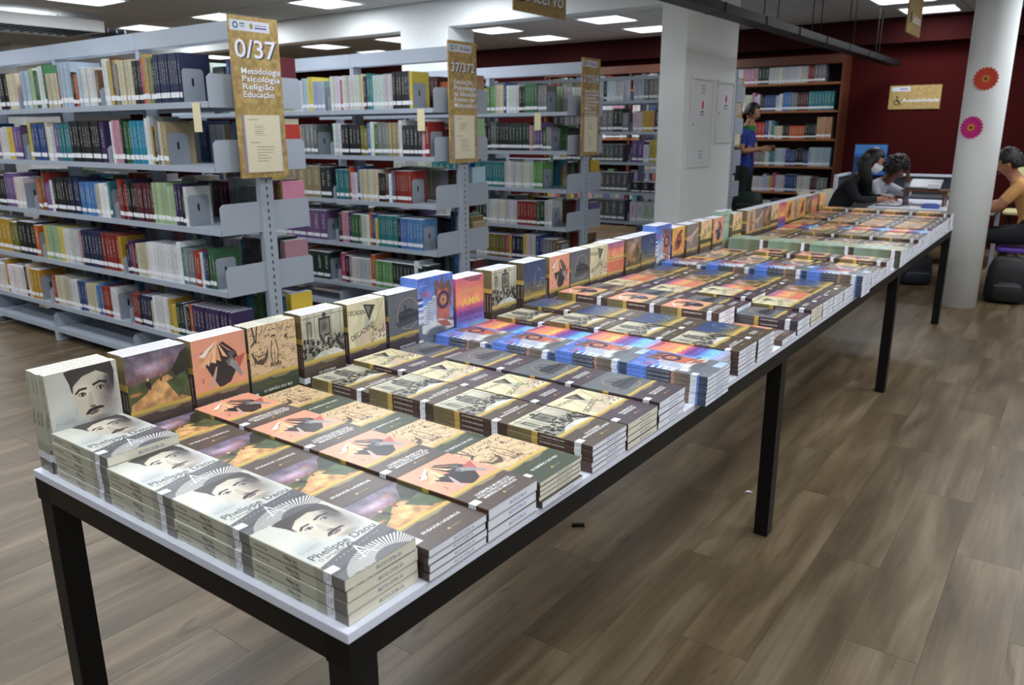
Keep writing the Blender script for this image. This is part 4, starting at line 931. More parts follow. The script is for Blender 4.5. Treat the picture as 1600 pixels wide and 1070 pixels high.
# covers seen at the right ends of the far-side rows
for (bc, lv, c, h, t) in ((0, 0, 'm', .25, .03), (0, 1, 'R', .22, .02), (0, 2, 'i', .24, .02), (0, 3, 'd', .22, .05), (0, 4, 'y', .24, .05), (1, 0, 'u', .24, .03), (1, 1, 'l', .27, .02), (1, 2, 'a', .25, .03), (1, 3, 'z', .18, .05), (1, 4, 'b', .14, .05), (2, 1, 'g', .2, .03), (2, 2, 'Y', .25, .03), (2, 3, 'p', .2, .04)):
    STF.book(-3.0-.012-t, YFS[bc]+DEP-.012, LEVELS[lv], t, .16, h, PAL[c], -1)
for lv in range(5): fill(-4.08, -3.0, 8.92, LEVELS[lv], rnd_spec(lv+7, 40), 1, be=False, seed=lv)
# wooden wall bookcase at the back
WX0, WX1, WY = -6.6, -1.98, 10.42
wl = [2.06, 1.707, 1.342, .979, .628, .28]
t = tag(empty('wall_bookcase', (WX1, WY, 0)), 'tall brown wooden bookcase against the dark red back wall', 'bookcase')
L_ = WX1-WX0
MB().box(-.03, 0, 0, .36, 0, 2.4).build('side_panel', M_wood, t); MB().box(-L_, -L_+.03, 0, .36, 0, 2.4).build('side_panel', M_wood, t)
MB().box(-L_+.03, -.03, .34, .36, 0, 2.3).build('back_panel', M_wood_d, t); MB().box(-L_+.03, -.03, 0, .36, 2.29, 2.4).build('top_trim', M_wood, t)
for k in range(1, 3): MB().box(-k*L_/3-.015, -k*L_/3+.015, .01, .34, 0, 2.29).build('upright', M_wood, t)
for z in wl+[.08]:
    for k in range(3): MB().box(-(k+1)*L_/3+.016 if k < 2 else -L_+.031, -k*L_/3-.016 if k else -.031, .01, .34, z-.025, z).build('shelf_board', M_ply, t)
WC = {0: 'w4:.22 i4:.22 d3:.22 w12:.215 r2:.23 x3:.24', 1: 'B3:.2 G1 W2 c3 i1 w2 K2 b4 w2 B3:.24 x2:.23 m4:.23 t8:.24', 2: 'd6:.2 y4:.21 R3:.22 b1 w1 t1 c3:.17 k2:.17 o6:.17 k4:.2 u5:.28', 3: 'K4 o8:.22 x4:.23 w2 t2 a4 b4:.21 k3 b2 a8:.25', 4: 'w12:.2 a2 y1 q1 w3 b4 w4 m2 x3:.2', 5: 'w8 b4 k4'}
for lv, z in enumerate(wl):
    fill(WX1-L_/3+.02, WX1-.035, WY+.03, z, WC[lv], 1, be=False, frac=.97, seed=lv+3, start=.0, tmin=.028, tmax=.036, hmax=.3)
    for k in (1, 2): fill(WX1-(k+1)*L_/3+.02, WX1-k*L_/3-.02, WY+.03, z, rnd_spec(lv+k*9, 60), 1, be=False, seed=lv+30, tmin=.03, tmax=.045)
kind(STF.build('far_shelf_books'), 'stuff')
tag(C.objects['far_shelf_books'], 'books on the farther shelves and on the far sides of the bookcases', 'books')

# hanging cream tags on the shelf fronts
for k, (x, yf, z, bc) in enumerate(((-3.14, 1.85, 1.60, 'nearest'), (-2.0, 0, 0, ''), (-3.15, 3.616, 1.60, 'second'), (-3.35, 5.381, 1.60, 'third'), (-4.35, 1.85, 1.24, ''))):
    if not bc: continue
    o = MB().box(0, .07, -.002, 0, -.13, .02).build('shelf_tag', M_paper, loc=(x, yf, z)); tag(o, f'small cream paper tag hanging from the top shelf of the {bc} bookcase', 'tag')

# ---------------------------------------------------------------- signs on OSB board
def osb(w_, h):
    c = Cv(w_, h, (172, 144, 88)); c.noise(.16, 26, 201); n = fbm(h, w_, 44, 202, .8, 2); c.mask(n > .62, (198, 174, 116), .45); c.mask(n < .36, (142, 112, 62), .4); return c
def sign_art(big, lines, w_=260, h=680):
    c = osb(w_, h); c.rect(.02, .82, .025, .088, (206, 208, 222)); c.ring(.13, .056, .016, .005, (50, 110, 100)); c.rect(.22, .32, .04, .05, (90, 130, 120)); c.rect(.22, .32, .058, .064, (120, 140, 140)); c.ell(.45, .056, .035, .018, (150, 140, 70)); c.rect(.52, .76, .045, .052, (130, 130, 160)); c.rect(.52, .76, .06, .069, (70, 70, 140))
    sz = .155 if len(big) < 5 else .105
    c.text(big, .095, .252, sz, (40, 42, 60), 0, width=.86); c.text(big, .07, .246, sz, (236, 236, 248), 0, width=.86)  # dark offset copy paints the shadow of the raised numerals
    for i, l in enumerate(lines):
        v = .345+(.048 if len(lines) < 6 else .036)*i; wd = min(.82, .07*len(l)+.1)
        c.text(l, .175, v+.003, .052 if len(lines) < 6 else .04, (60, 58, 70), 0, width=wd); c.text(l, .165, v, .052 if len(lines) < 6 else .04, (240, 240, 248), 0, width=wd)  # each line drawn first as its own painted shadow, then white
    return c
def flat_uv(o, fn): set_uv(o.data, fn)
def hang_sign(name, yc, ztop, big, lines, label, xx=-2.93, wid=.31, hgt=.83, tilt=.0, xtop=.0):
    c = sign_art(big, lines)
    t = tag(empty(name, (xx, yc, ztop)), label, 'sign')
    b = MB().box(-.012, 0, -wid/2, wid/2, -hgt, 0).build('board', [print_mat('sign_print', c.a, .6)], t)
    flat_uv(b, lambda p, co: ((co.y+wid/2)/wid, 1+co.z/hgt))
    pc = Cv(160, 240, (224, 214, 184)); pc.rect(0, .05, 0, 1, (150, 140, 170)); pc.rect(.95, 1, 0, 1, (206, 208, 216))
    r = random.Random(len(big))
    pc.rect(.15, .4, .075, .085, (90, 84, 76))
    for k in range(6): pc.rect(.3, .3+r.uniform(.2, .42), .17+.035*k, .177+.035*k, (96, 90, 80))
    pc.rect(.15, .42, .47, .48, (90, 84, 76))
    for k in range(6): pc.rect(.32, .32+r.uniform(.2, .5), .55+.05*k, .557+.05*k, (96, 90, 80))
    h = MB().box(.0005, .004, -wid*.40, wid*.38, -hgt*.965, -hgt*.60).build('paper_holder', print_mat('printed_notice', pc.a, .4), t)
    flat_uv(h, lambda p, co: ((co.y+wid*.40)/(wid*.78), (co.z+hgt*.965)/(hgt*.365)))
    MB().box(-.05, -.012, -.02, .02, -hgt*.45, -hgt*.4).box(-.05, -.012, -.02, .02, -hgt*.2, -hgt*.15).build('mount', M_metal, t)
    return t
hang_sign('bookcase_sign', 2.125, 2.055, '0/37', ['Metodologia', 'Psicologia', 'Religião', 'Educação'], 'tall particle-board sign reading 0/37 on the nearest bookcase')
hang_sign('bookcase_sign', 3.868, 2.075, '37/372', ['Educação', 'Psicologia', 'da Educação', 'Ensino de', 'Matemática'], 'particle-board sign reading 37/372 on the second bookcase')
hang_sign('bookcase_sign', 5.66, 2.08, '372/504', ['Ensino Básico', 'Currículos', 'Educação', 'Comunidade', 'Ciências', 'Meio', 'Ambiente', 'Ecologia'], 'particle-board sign reading 372/504 on the third bookcase')
hang_sign('bookcase_sign', 9.30, 2.08, '504/610', ['Geologia', 'Biologia', 'Botânica', 'Zoologia', 'Medicina', 'Saúde'], 'particle-board sign partly hidden behind the white pillar')
def small_sign(name, center, w_, h, axis, draw, label, cat='sign'):
    c = osb(512, int(512*h/w_)); draw(c)
    t = tag(empty(name, center), label, cat)
    if axis == 'x': # faces +X
        b = MB().box(-.006, .006, -w_/2, w_/2, -h/2, h/2).build('board', print_mat('sign_print', c.a, .6), t); flat_uv(b, lambda p, co: ((co.y+w_/2)/w_, (co.z+h/2)/h))
    else:
        b = MB().box(-w_/2, w_/2, -.006, .006, -h/2, h/2).build('board', print_mat('sign_print', c.a, .6), t); flat_uv(b, lambda p, co: ((co.x+w_/2)/w_, (co.z+h/2)/h))
    return t
def dr_acervo(c):
    c.rect(.02, .3, .05, .2, (206, 208, 222)); c.rect(.04, .2, .42, .8, (56, 60, 70)); c.text('Acervo', .26, .79, .44, (60, 58, 70), 0, width=.7); c.text('Acervo', .25, .77, .44, (238, 238, 246), 0, width=.7)  # darker word behind is a painted letter shadow
def dr_acc(c):
    c.rect(.04, .4, .06, .24, (206, 208, 222)); c.rect(.2, .36, .12, .18, (110, 120, 140)); c.ell(.16, .48, .02, .045, (40, 36, 30)); c.ring(.16, .72, .10, .022, (40, 36, 30)); c.line([(.16, .52), (.17, .68), (.21, .70), (.24, .82)], .022, (40, 36, 30))
    c.text('Acessibilidade', .275, .715, .21, (70, 60, 50), 0, width=.7); c.text('Acessibilidade', .27, .70, .21, (240, 240, 246), 0, width=.7)  # brown copy stands in for the shadow cast by the letters
def dr_pt(c):
    c.rect(.02, .3, .05, .2, (206, 208, 222)); c.ell(.2, .6, .08, .14, (60, 62, 74)); c.text('Leitura', .35, .7, .32, (238, 238, 246), 0, width=.6)
s1 = small_sign('hanging_sign', (-2.94, 4.86, 2.53), .74, .36, 'x', dr_acervo, 'particle-board sign reading Acervo hanging from the ceiling')
for yy in (-.3, .3): MB().tube([(0, yy, .18), (0, yy, CEIL-2.53-.001)], .003, 6).build('cord', M_dark, s1)
s2 = small_sign('hanging_sign', (-.72, 7.62, 2.46), .62, .34, 'x', dr_pt, 'hanging particle-board sign seen edge-on near the round column')
for yy in (-.25, .25): MB().tube([(0, yy, .17), (0, yy, CEIL-2.46-.001)], .003, 6).build('cord', M_dark, s2)
small_sign('wall_sign', (-1.185, 10.79, 1.855), .60, .29, 'y', dr_acc, 'particle-board sign reading Acessibilidade on the dark red wall')

# ---------------------------------------------------------------- electrical panels on the pillar
def epanel(y0, y1, z0, z1, label, vents):
    t = tag(empty('electrical_panel', (-2.19, (y0+y1)/2, z0)), label, 'panel box')
    w_ = (y1-y0)/2; h = z1-z0
    a = MB(); a.box(0, .018, -w_, w_, 0, .045).box(0, .018, -w_, w_, h-.03, h).box(0, .018, -w_, -w_+.03, .045, h-.03).box(0, .018, w_-.03, w_, .045, h-.03); a.build('frame', M_panel, t, bevel=.003)
    d = MB().box(0, .010, -w_+.033, w_-.033, .048, h-.033).build('door', M_panel, t)
    MB().tube([(.010, -w_+.055, h*.48), (.018, -w_+.055, h*.48)], .009, 10).build('latch', M_metal_d, d)
    if vents:
        for zz in (h*.14, h*.86):
            for k in range(3): MB().box(.010, .013, -.03, .05, zz+k*.028-.03, zz+k*.028-.018).build('vent_slot', M_metal, d)
    c = Cv(100, 110, (236, 238, 246)); c.ell(.5, .34, .17, .24, (200, 40, 90)); 
    for k in range(4): c.rect(.38+.07*k, .42+.07*k, .08, .3, (200, 40, 90))
    c.rect(.2, .8, .66, .74, (40, 44, 110)); c.text('PERIGO', .16, .92, .16, (40, 44, 110), 0, width=.68)
    s_ = MB().box(.0101, .0108, -.065, .075, h*.66-.08, h*.66+.08).build('warning_sticker', print_mat('warning_print', c.a, .5), t)
    flat_uv(s_, lambda p, co: ((co.y+.065)/.14, (co.z-h*.66+.08)/.16))
epanel(6.13, 6.64, 1.13, 1.93, 'larger white electrical panel on the pillar, on the left', True)
epanel(6.73, 7.16, 1.34, 1.92, 'smaller white electrical panel on the pillar, on the right', False)

# ---------------------------------------------------------------- flowers on the round column
def flower(z, ang, col, ccol, label, R=.088):
    t = tag(empty('paper_flower', (0.158*math.cos(ang), 6.93+.158*math.sin(ang), z)), label, 'flower decoration')
    t.rotation_euler = (0, 0, ang+PI/2)
    mp = mat('petal_'+label.split()[0], col, .6, var=.2, scale=60)
    n_ = 20
    me = None
    for layer in range(2):
        R_ = R*(1-.3*layer)
        for k in range(n_):
            a0 = 2*PI*k/n_+layer*.15; ca, sa = math.cos(a0), math.sin(a0)
            pts = []
            for (rr_, ww) in ((.02, .004), (R_*.6, .011), (R_*.9, .011), (R_, .005)):
                pts.append((rr_, ww, rr_))
            vs = []
            for (rr_, ww, _) in pts:
                for sgn in (-1, 1):
                    x = rr_*ca-sgn*ww*sa; zz = rr_*sa+sgn*ww*ca; vs.append((x, -.006-layer*.006-rr_*.06+.02*(x*x)/.01*.3, zz))
            nvs = len(vs); vs2 = vs+[(x, y+.0012, z_) for x, y, z_ in vs]
            fs = [(0, 1, 3, 2), (2, 3, 5, 4), (4, 5, 7, 6)]; fs += [tuple(i+8 for i in f)[::-1] for f in fs]
            fs += [(0, 2, 10, 8), (2, 4, 12, 10), (4, 6, 14, 12), (6, 7, 15, 14), (7, 5, 13, 15), (5, 3, 11, 13), (3, 1, 9, 11), (1, 0, 8, 9)]
            MB().poly(vs2, fs).build('petal', mp, t)
    o = MB(); o.prism([(.027*math.cos(2*PI*k/14), .027*math.sin(2*PI*k/14)) for k in range(14)], 0, .016, Matrix.Rotation(PI/2, 4, 'X')); o.build('flower_eye', mat('eye_'+label.split()[0], ccol, .7, var=.3, scale=300), t)
    o = MB(); o.prism([(.012*math.cos(2*PI*k/10), .012*math.sin(2*PI*k/10)) for k in range(10)], .016, .019, Matrix.Rotation(PI/2, 4, 'X')); o.build('flower_heart', mat('heart_'+label.split()[0], (90, 50, 20), .7), t)
flower(1.845, -PI/2+.02, (206, 58, 30), (206, 140, 50), 'orange-red paper gerbera stuck on the round column', )
flower(1.475, -PI/2-.30, (206, 30, 130), (220, 150, 40), 'magenta paper gerbera stuck lower on the round column')

# ---------------------------------------------------------------- small things on the floor
a = MB(); a.prism([(-.024, -.009), (-.018, -.0065), (.018, -.0065), (.024, -.009), (.024, .009), (.018, .0065), (-.018, .0065), (-.024, .009)], 0, .012)
o = a.build('rubber_cap', M_black, loc=(-.606, 1.676, 0), bevel=.001); o.rotation_euler = (0, 0, .62); tag(o, 'small black plastic cap lying on the floor under the table', 'cap')
o = MB().poly([(0, 0, .001), (.02, .004, .006), (.03, .018, .002), (.012, .014, .008), (0, 0, 0), (.02, .004, .005), (.03, .018, .001), (.012, .014, .007)], [(0, 1, 3), (1, 2, 3), (5, 4, 7), (6, 5, 7), (0, 4, 5, 1), (1, 5, 6, 2), (2, 6, 7, 3), (3, 7, 4, 0)]).build('paper_scrap', M_label, loc=(-.19, 2.33, 0)); tag(o, 'tiny white scrap of paper on the floor by a table leg', 'paper')
o = MB().tube([(.02, .84, .002), (.05, .93, .002), (.06, .99, .002)], .0012, 6).build('straw_bit', mat('dark_red_straw', (60, 30, 28), .6)); tag(o, 'thin dark red straw bit lying on the floor', 'straw')
#PEOPLE
# ---------------------------------------------------------------- people and the reading table behind
def skin_mesh(chains):
    key = {}; vs = []; es = []; rs = []
    for ch in chains:
        prev = None
        for (p, r) in ch:
            k = tuple(round(c, 3) for c in p)
            if k not in key: key[k] = len(vs); vs.append(tuple(p)); rs.append(r)
            i = key[k]
            if prev is not None and prev != i: es.append((prev, i))
            prev = i
    me = bpy.data.meshes.new('tmp'); me.from_pydata(vs, es, []); o = bpy.data.objects.new('tmp', me); C.objects.link(o)
    md = o.modifiers.new('s', 'SKIN'); md.use_smooth_shade = True
    sd = o.modifiers.new('d', 'SUBSURF'); sd.levels = 2
    sv = me.skin_vertices[0].data
    for i, r in enumerate(rs): sv[i].radius = (r, r); sv[i].use_root = i == 0
    dg = bpy.context.evaluated_depsgraph_get(); dg.update()
    m2 = bpy.data.meshes.new_from_object(o.evaluated_get(dg))
    V = [tuple(v.co) for v in m2.vertices]; F = [tuple(p.vertices) for p in m2.polygons]
    bpy.data.objects.remove(o); bpy.data.meshes.remove(me); bpy.data.meshes.remove(m2)
    return V, F
def frame(fwd, up=(0, 0, 1)):
    f = Vector(fwd).normalized(); s = f.cross(Vector(up)).normalized(); u = s.cross(f)
    return Matrix((s, f, u)).transposed().to_4x4()   # x = right, y = forward, z = up
def head_geo(c, fwd):
    M = Matrix.Translation(c) @ frame(fwd)
    V = []; F = []; MI = []; nu, nv = 20, 14
    for j in range(nv+1):
        ph = PI*j/nv-PI/2; z = math.sin(ph)
        for i in range(nu):
            th = 2*PI*i/nu; x = math.cos(ph)*math.cos(th)*.076; y = math.cos(ph)*math.sin(th)*.094; zz = z*.115
            if z < 0: k = 1+.30*z; x *= k; y *= (1+.12*z) if y > 0 else (1+.45*z)
            fr = max(0, math.sin(th))*math.cos(ph)
            if abs(math.cos(th)) < .22 and -.42 < z < .05 and fr > 0: y += .020*(1-abs(z+.25)/.3) if abs(z+.25) < .3 else 0   # nose
            if .15 < abs(math.cos(th)) < .55 and abs(z-.06) < .12 and fr > 0: y -= .006                            # eye sockets
            if z < -.82 and fr > 0: y += .006
            V.append(M @ Vector((x, y, zz)))
    for j in range(nv):
        for i in range(nu): F.append((j*nu+i, j*nu+(i+1) % nu, (j+1)*nu+(i+1) % nu, (j+1)*nu+i)); MI.append(0)
    def blob(cx, cy, cz, rx, ry, rz, mi):
        b = len(V)
        for j in range(5):
            ph = PI*(j/4)-PI/2
            for i in range(6): th = 2*PI*i/6; V.append(M @ Vector((cx+rx*math.cos(ph)*math.cos(th), cy+ry*math.cos(ph)*math.sin(th), cz+rz*math.sin(ph))))
        for j in range(4):
            for i in range(6): F.append((b+j*6+i, b+j*6+(i+1) % 6, b+(j+1)*6+(i+1) % 6, b+(j+1)*6+i)); MI.append(mi)
    for s_ in (-1, 1):
        blob(s_*.077, -.005, -.01, .009, .018, .030, 0)
        blob(s_*.030, .080, .008, .014, .010, .008, 3); blob(s_*.030, .088, .008, .006, .005, .006, 4); blob(s_*.030, .085, .028, .018, .008, .004, 4)
    blob(0, .092, -.062, .024, .008, .008, 5)
    return M, V, F, MI
def hand(wrist, dir_, palm, curl=.5, s_=1.0, thumb=1):
    """palm slab plus five bent fingers as skin chains; dir_ = where the fingers point, palm = palm normal"""
    d = Vector(dir_).normalized(); n = Vector(palm).normalized(); sd = d.cross(n).normalized()*thumb; w0 = Vector(wrist); out = []
    pc = w0+d*.045*s_
    out.append([(w0, .026*s_), (pc, .034*s_)])
    for k, (off, ln) in enumerate(((.030, .070), (.010, .078), (-.010, .074), (-.029, .058))):
        b = w0+d*.078*s_+sd*off*s_; q = b+(d*(1-curl*.3)+n*curl*.4).normalized()*ln*.45*s_; e = q+(d*(1-curl)+n*curl).normalized()*ln*.35*s_; t_ = e+(d*(1-curl*1.3)+n*curl*1.2).normalized()*ln*.25*s_
        out.append([(pc, .034*s_), (b, .0105*s_), (q, .0095*s_), (e, .0088*s_), (t_, .007*s_)])
    b = w0+d*.03*s_+sd*.035*s_; out.append([(pc, .034*s_), (b, .013*s_), (b+(d*.7+sd*.6+n*.3).normalized()*.035*s_, .0105*s_), (b+(d*.9+sd*.5+n*.5).normalized()*.06*s_, .008*s_)])
    return out
def person(label, J, fwd, cols, sleeve='long', arms=None, group=None):
    """J: pelvis, waist, chest, neck, head, and per side shoulder, elbow, wrist, hip, knee, ankle, toe"""
    V3 = {k: Vector(v) for k, v in J.items()}
    ch = [[(V3['pelvis'], .135), (V3['waist'], .12), (V3['chest'], .135), (V3['neck'], .062), (V3['head']-Vector((0, 0, .05)), .05)]]
    seg = []
    for s_ in 'lr':
        ch.append([(V3['chest'], .135), (V3['sh'+s_], .062), (V3['el'+s_], .045), (V3['wr'+s_], .028)])
        ch += hand(V3['wr'+s_], *arms[s_])
        ch.append([(V3['pelvis'], .135), (V3['hip'+s_], .098), (V3['kn'+s_], .062), (V3['an'+s_], .042), (V3['toe'+s_], .036)])
    V, F = skin_mesh(ch)
    S_ = [('pelvis', 'waist', 1), ('waist', 'chest', 1), ('chest', 'neck', 1), ('neck', 'head', 0)]
    for s_ in 'lr': S_ += [('chest', 'sh'+s_, 1), ('sh'+s_, 'el'+s_, 1), ('el'+s_, 'wr'+s_, 1 if sleeve == 'long' else 0), ('pelvis', 'hip'+s_, 2), ('hip'+s_, 'kn'+s_, 2), ('kn'+s_, 'an'+s_, 2), ('an'+s_, 'toe'+s_, 4)]
    for s_ in 'lr':
        V3['ti'+s_] = V3['wr'+s_]+Vector(arms[s_][0]).normalized()*.16; S_.append(('wr'+s_, 'ti'+s_, 0))
    RD = dict(wr=.05, pe=.13, wa=.125, ch=.12, ne=.06, sh=.055, el=.038, hi=.09, kn=.055, an=.045)
    def near(p):
        best = (9, 0)
        for a, b, m_ in S_:
            A, B_ = V3[a], V3[b]; ab = B_-A; t_ = max(0, min(1, (p-A).dot(ab)/max(1e-6, ab.length_squared))); d = (p-(A+ab*t_)).length/RD[a[:2]]
            if a.startswith('wr') : pass
            if d < best[0]:
                mm = m_
                if a.startswith('sh') and sleeve == 'short' and t_ > .62: mm = 0
                
                if a == 'chest' and b == 'neck' and t_ > .86: mm = 0
                best = (d, mm)
        return best[1]
    MI = [near(sum((Vector(V[i]) for i in f), Vector())/len(f)) for f in F]
    M, hV, hF, hM = head_geo(V3['head'], fwd)
    b = len(V); V += [tuple(v) for v in hV]; F += [tuple(b+i for i in f) for f in hF]; MI += hM
    mb = MB(); mb.v = V; mb.f = F; mb.mi = MI; mb.col = [None]*len(F)
    nm = label.split()[0]+'_'+label.split()[2]
    ms = [mat('skin_'+nm, cols[0], .55, var=.05), mat('top_'+nm, cols[1], .85, var=.12, bump=.2), mat('trousers_'+nm, cols[2], .85, var=.1), mat('eye_white', (210, 206, 200), .4), mat('dark_brown_detail', (26, 18, 16), .5), mat('lips_'+nm, tuple(int(c*.8) for c in cols[0]), .5)]
    o = mb.build('person', ms, smooth=True); tag(o, label, 'person')
    return o, M
def hair(par, M, style, rgb, seed=1):
    r = random.Random(seed); hm = mat('hair_'+style, rgb, .5, var=.4, scale=90, bump=.6); mb = MB(); nu, nv = 28, 18; V = []; F = []
    for j in range(nv+1):
        ph = PI*j/nv-PI/2
        for i in range(nu):
            th = 2*PI*i/nu; k = 1.0
            if style == 'curly': k = 1.22+.10*math.sin(th*7+j*1.3)*math.cos(ph*5+i)+r.uniform(-.04, .04)
            elif style == 'wavy': k = 1.10+.05*math.sin(th*5+j)+r.uniform(-.02, .02)
            else: k = 1.07+r.uniform(-.01, .01)
            V.append(Vector((math.cos(ph)*math.cos(th)*.080*k, math.cos(ph)*math.sin(th)*.099*k-.006, math.sin(ph)*.119*k+.006)))
    keep = lambda p: not (p.y > .035 and p.z < .062) and not (p.z < (-.075 if style in ('curly', 'wavy') else -.045)) and not (p.y > .01 and p.z < -.01)
    if style == 'wavy': keep = lambda p: not (p.y > .03 and p.z < .055) and not p.z < -.06 and not (p.y > -.035 and p.z < .0)
    for j in range(nv):
        for i in range(nu):
            f = (j*nu+i, j*nu+(i+1) % nu, (j+1)*nu+(i+1) % nu, (j+1)*nu+i); c = sum((V[q] for q in f), Vector())/4
            if keep(c): F.append(f)
    used = sorted({i for f in F for i in f}); mp = {u: k for k, u in enumerate(used)}
    outer = [M @ V[u] for u in used]; inner = [M @ (V[u]*.9) for u in used]; n_ = len(used)
    fs = [tuple(mp[i] for i in f) for f in F]; fs2 = [tuple(n_+i for i in f)[::-1] for f in fs]
    ed = {}
    for f in fs:
        for a, b in zip(f, f[1:]+f[:1]): ed[(a, b)] = ed.get((a, b), 0)+1
    rim = [(b, a, n_+a, n_+b) for (a, b) in ed if (b, a) not in ed]
    mb.poly(outer+inner, fs+fs2+rim)
    if style == 'long':
        for k in range(26):
            th = PI+PI*(k/25)+.0; x = .080*math.cos(th); y = -.02+.085*math.sin(th)
            p0 = Vector((x*.8, y*.8, .04)); p1 = Vector((x*1.12, y*1.05, -.06)); 
            A = M @ p0; B_ = M @ p1; D = B_+Vector((.02+.02*r.random(), 0, -.12)); E_ = D+Vector((.03*r.random(), .01, -.17-.05*r.random()))
            mb.tube([A, B_, D, E_], [.020, .024, .022, .006], 6)
    if style in ('curly', 'wavy'):
        R_ = .020 if style == 'curly' else .014
        for k in range(150 if style == 'curly' else 110):
            th = r.uniform(0, 2*PI); ph = r.uniform(-.5, PI/2); kk = (1.20 if style == 'curly' else 1.08)
            p = Vector((math.cos(ph)*math.cos(th)*.080*kk, math.cos(ph)*math.sin(th)*.099*kk-.006, math.sin(ph)*.119*kk+.006))
            if not keep(p): continue
            c0 = M @ p; q = [c0+Vector((R_*a, R_*b, R_*c_)) for a, b, c_ in ((1, 0, 0), (-1, 0, 0), (0, 1, 0), (0, -1, 0), (0, 0, 1), (0, 0, -1))]
            mb.poly(q, [(0, 2, 4), (2, 1, 4), (1, 3, 4), (3, 0, 4), (2, 0, 5), (1, 2, 5), (3, 1, 5), (0, 3, 5)])
    o = mb.build('hair', hm, par, smooth=True); return o
def off(p, dx=0, dy=0, dz=0): return (p[0]+dx, p[1]+dy, p[2]+dz)
# two women at the left end of the white reading table
J = dict(pelvis=(-1.34, 7.80, .54), waist=(-1.27, 7.80, .72), chest=(-1.14, 7.80, .90), neck=(-1.045, 7.79, 1.03), head=(-.965, 7.76, 1.165),
         shl=(-1.13, 7.98, .95), ell=(-1.03, 8.02, .81), wrl=(-.86, 7.95, .80), shr=(-1.12, 7.62, .95), elr=(-1.04, 7.58, .80), wrr=(-.87, 7.74, .80),
         hipl=(-1.27, 7.90, .52), knl=(-.86, 7.92, .52), anl=(-.90, 7.92, .09), toel=(-.78, 7.93, .045), hipr=(-1.27, 7.70, .52), knr=(-.88, 7.70, .52), anr=(-.93, 7.70, .09), toer=(-.81, 7.69, .045))
w1, M = person('woman in black hoodie with long black hair and white face mask, reading', J, (.86, .26, -.42), ((176, 122, 92), (22, 24, 30), (28, 30, 40)), 'long', dict(l=((1, -.1, 0), (0, 0, -1), .35, .9, -1), r=((1, .25, 0), (0, 0, -1), .35, .9, 1)))
hair(w1, M, 'long', (16, 13, 15))
mk = []
for j in range(7):
    for i in range(11):
        a0 = math.radians(-78+156*i/10); z = -.005-.085*j/6; k = 1-.32*max(0, (-z-.05))/.06
        mk.append(M @ Vector((.083*math.sin(a0)*k, .100*math.cos(a0)*(1 if abs(i-5) > 1 else 1.14)*k+.004, z)))
fs = [(j*11+i, j*11+i+1, (j+1)*11+i+1, (j+1)*11+i) for j in range(6) for i in range(10)]
inner = [M @ ((M.inverted() @ p)*.96) for p in mk]
MB().poly(mk+inner, fs+[tuple(77+i for i in f)[::-1] for f in fs]).build('face_mask', mat('white_mask_fabric', (232, 234, 238), .8), w1, smooth=True)
J = dict(pelvis=(-1.22, 8.24, .54), waist=(-1.14, 8.24, .70), chest=(-1.0, 8.24, .85), neck=(-.91, 8.22, .955), head=(-.83, 8.17, 1.075),
         shl=(-.97, 8.42, .90), ell=(-.72, 8.40, .80), wrl=(-.71, 8.24, .97), shr=(-.99, 8.05, .90), elr=(-.93, 7.99, .80), wrr=(-.80, 8.12, .80),
         hipl=(-1.16, 8.34, .52), knl=(-.82, 8.36, .52), anl=(-.86, 8.36, .09), toel=(-.74, 8.37, .045), hipr=(-1.16, 8.14, .52), knr=(-.83, 8.14, .52), anr=(-.88, 8.14, .09), toer=(-.76, 8.13, .045))
w2, M = person('woman in light grey patterned shirt with short curly hair, leaning on her hand', J, (.80, .10, -.60), ((120, 76, 54), (176, 178, 186), (40, 44, 60)), 'long', dict(l=((-.1, -.3, 1), (-.6, -.3, 0), .8, .9, 1), r=((1, -.1, 0), (0, 0, -1), .4, .9, 1)))
hair(w2, M, 'curly', (20, 15, 14), 3)
# man in ochre shirt on the purple chair, behind the round column
J = dict(pelvis=(.47, 7.62, .585), waist=(.43, 7.62, .74), chest=(.33, 7.62, .92), neck=(.255, 7.62, 1.045), head=(.185, 7.62, 1.17),
         shl=(.30, 7.44, .98), ell=(.16, 7.40, .79), wrl=(-.03, 7.46, .775), shr=(.32, 7.80, .98), elr=(.16, 7.86, .80), wrr=(-.03, 7.84, .775),
         hipl=(.42, 7.52, .56), knl=(.02, 7.50, .53), anl=(.06, 7.50, .09), toel=(-.06, 7.49, .045), hipr=(.42, 7.72, .56), knr=(.02, 7.74, .53), anr=(.06, 7.74, .09), toer=(-.06, 7.75, .045))
m1, M = person('man in ochre orange shirt with dark wavy hair, bent over the table behind column', J, (-.93, .05, -.34), ((170, 116, 86), (206, 152, 92), (24, 24, 30)), 'short', dict(l=((-1, .1, 0), (0, 0, -1), .35, 1, 1), r=((-1, -.1, 0), (0, 0, -1), .35, 1, -1)))
hair(m1, M, 'wavy', (22, 17, 16), 5)
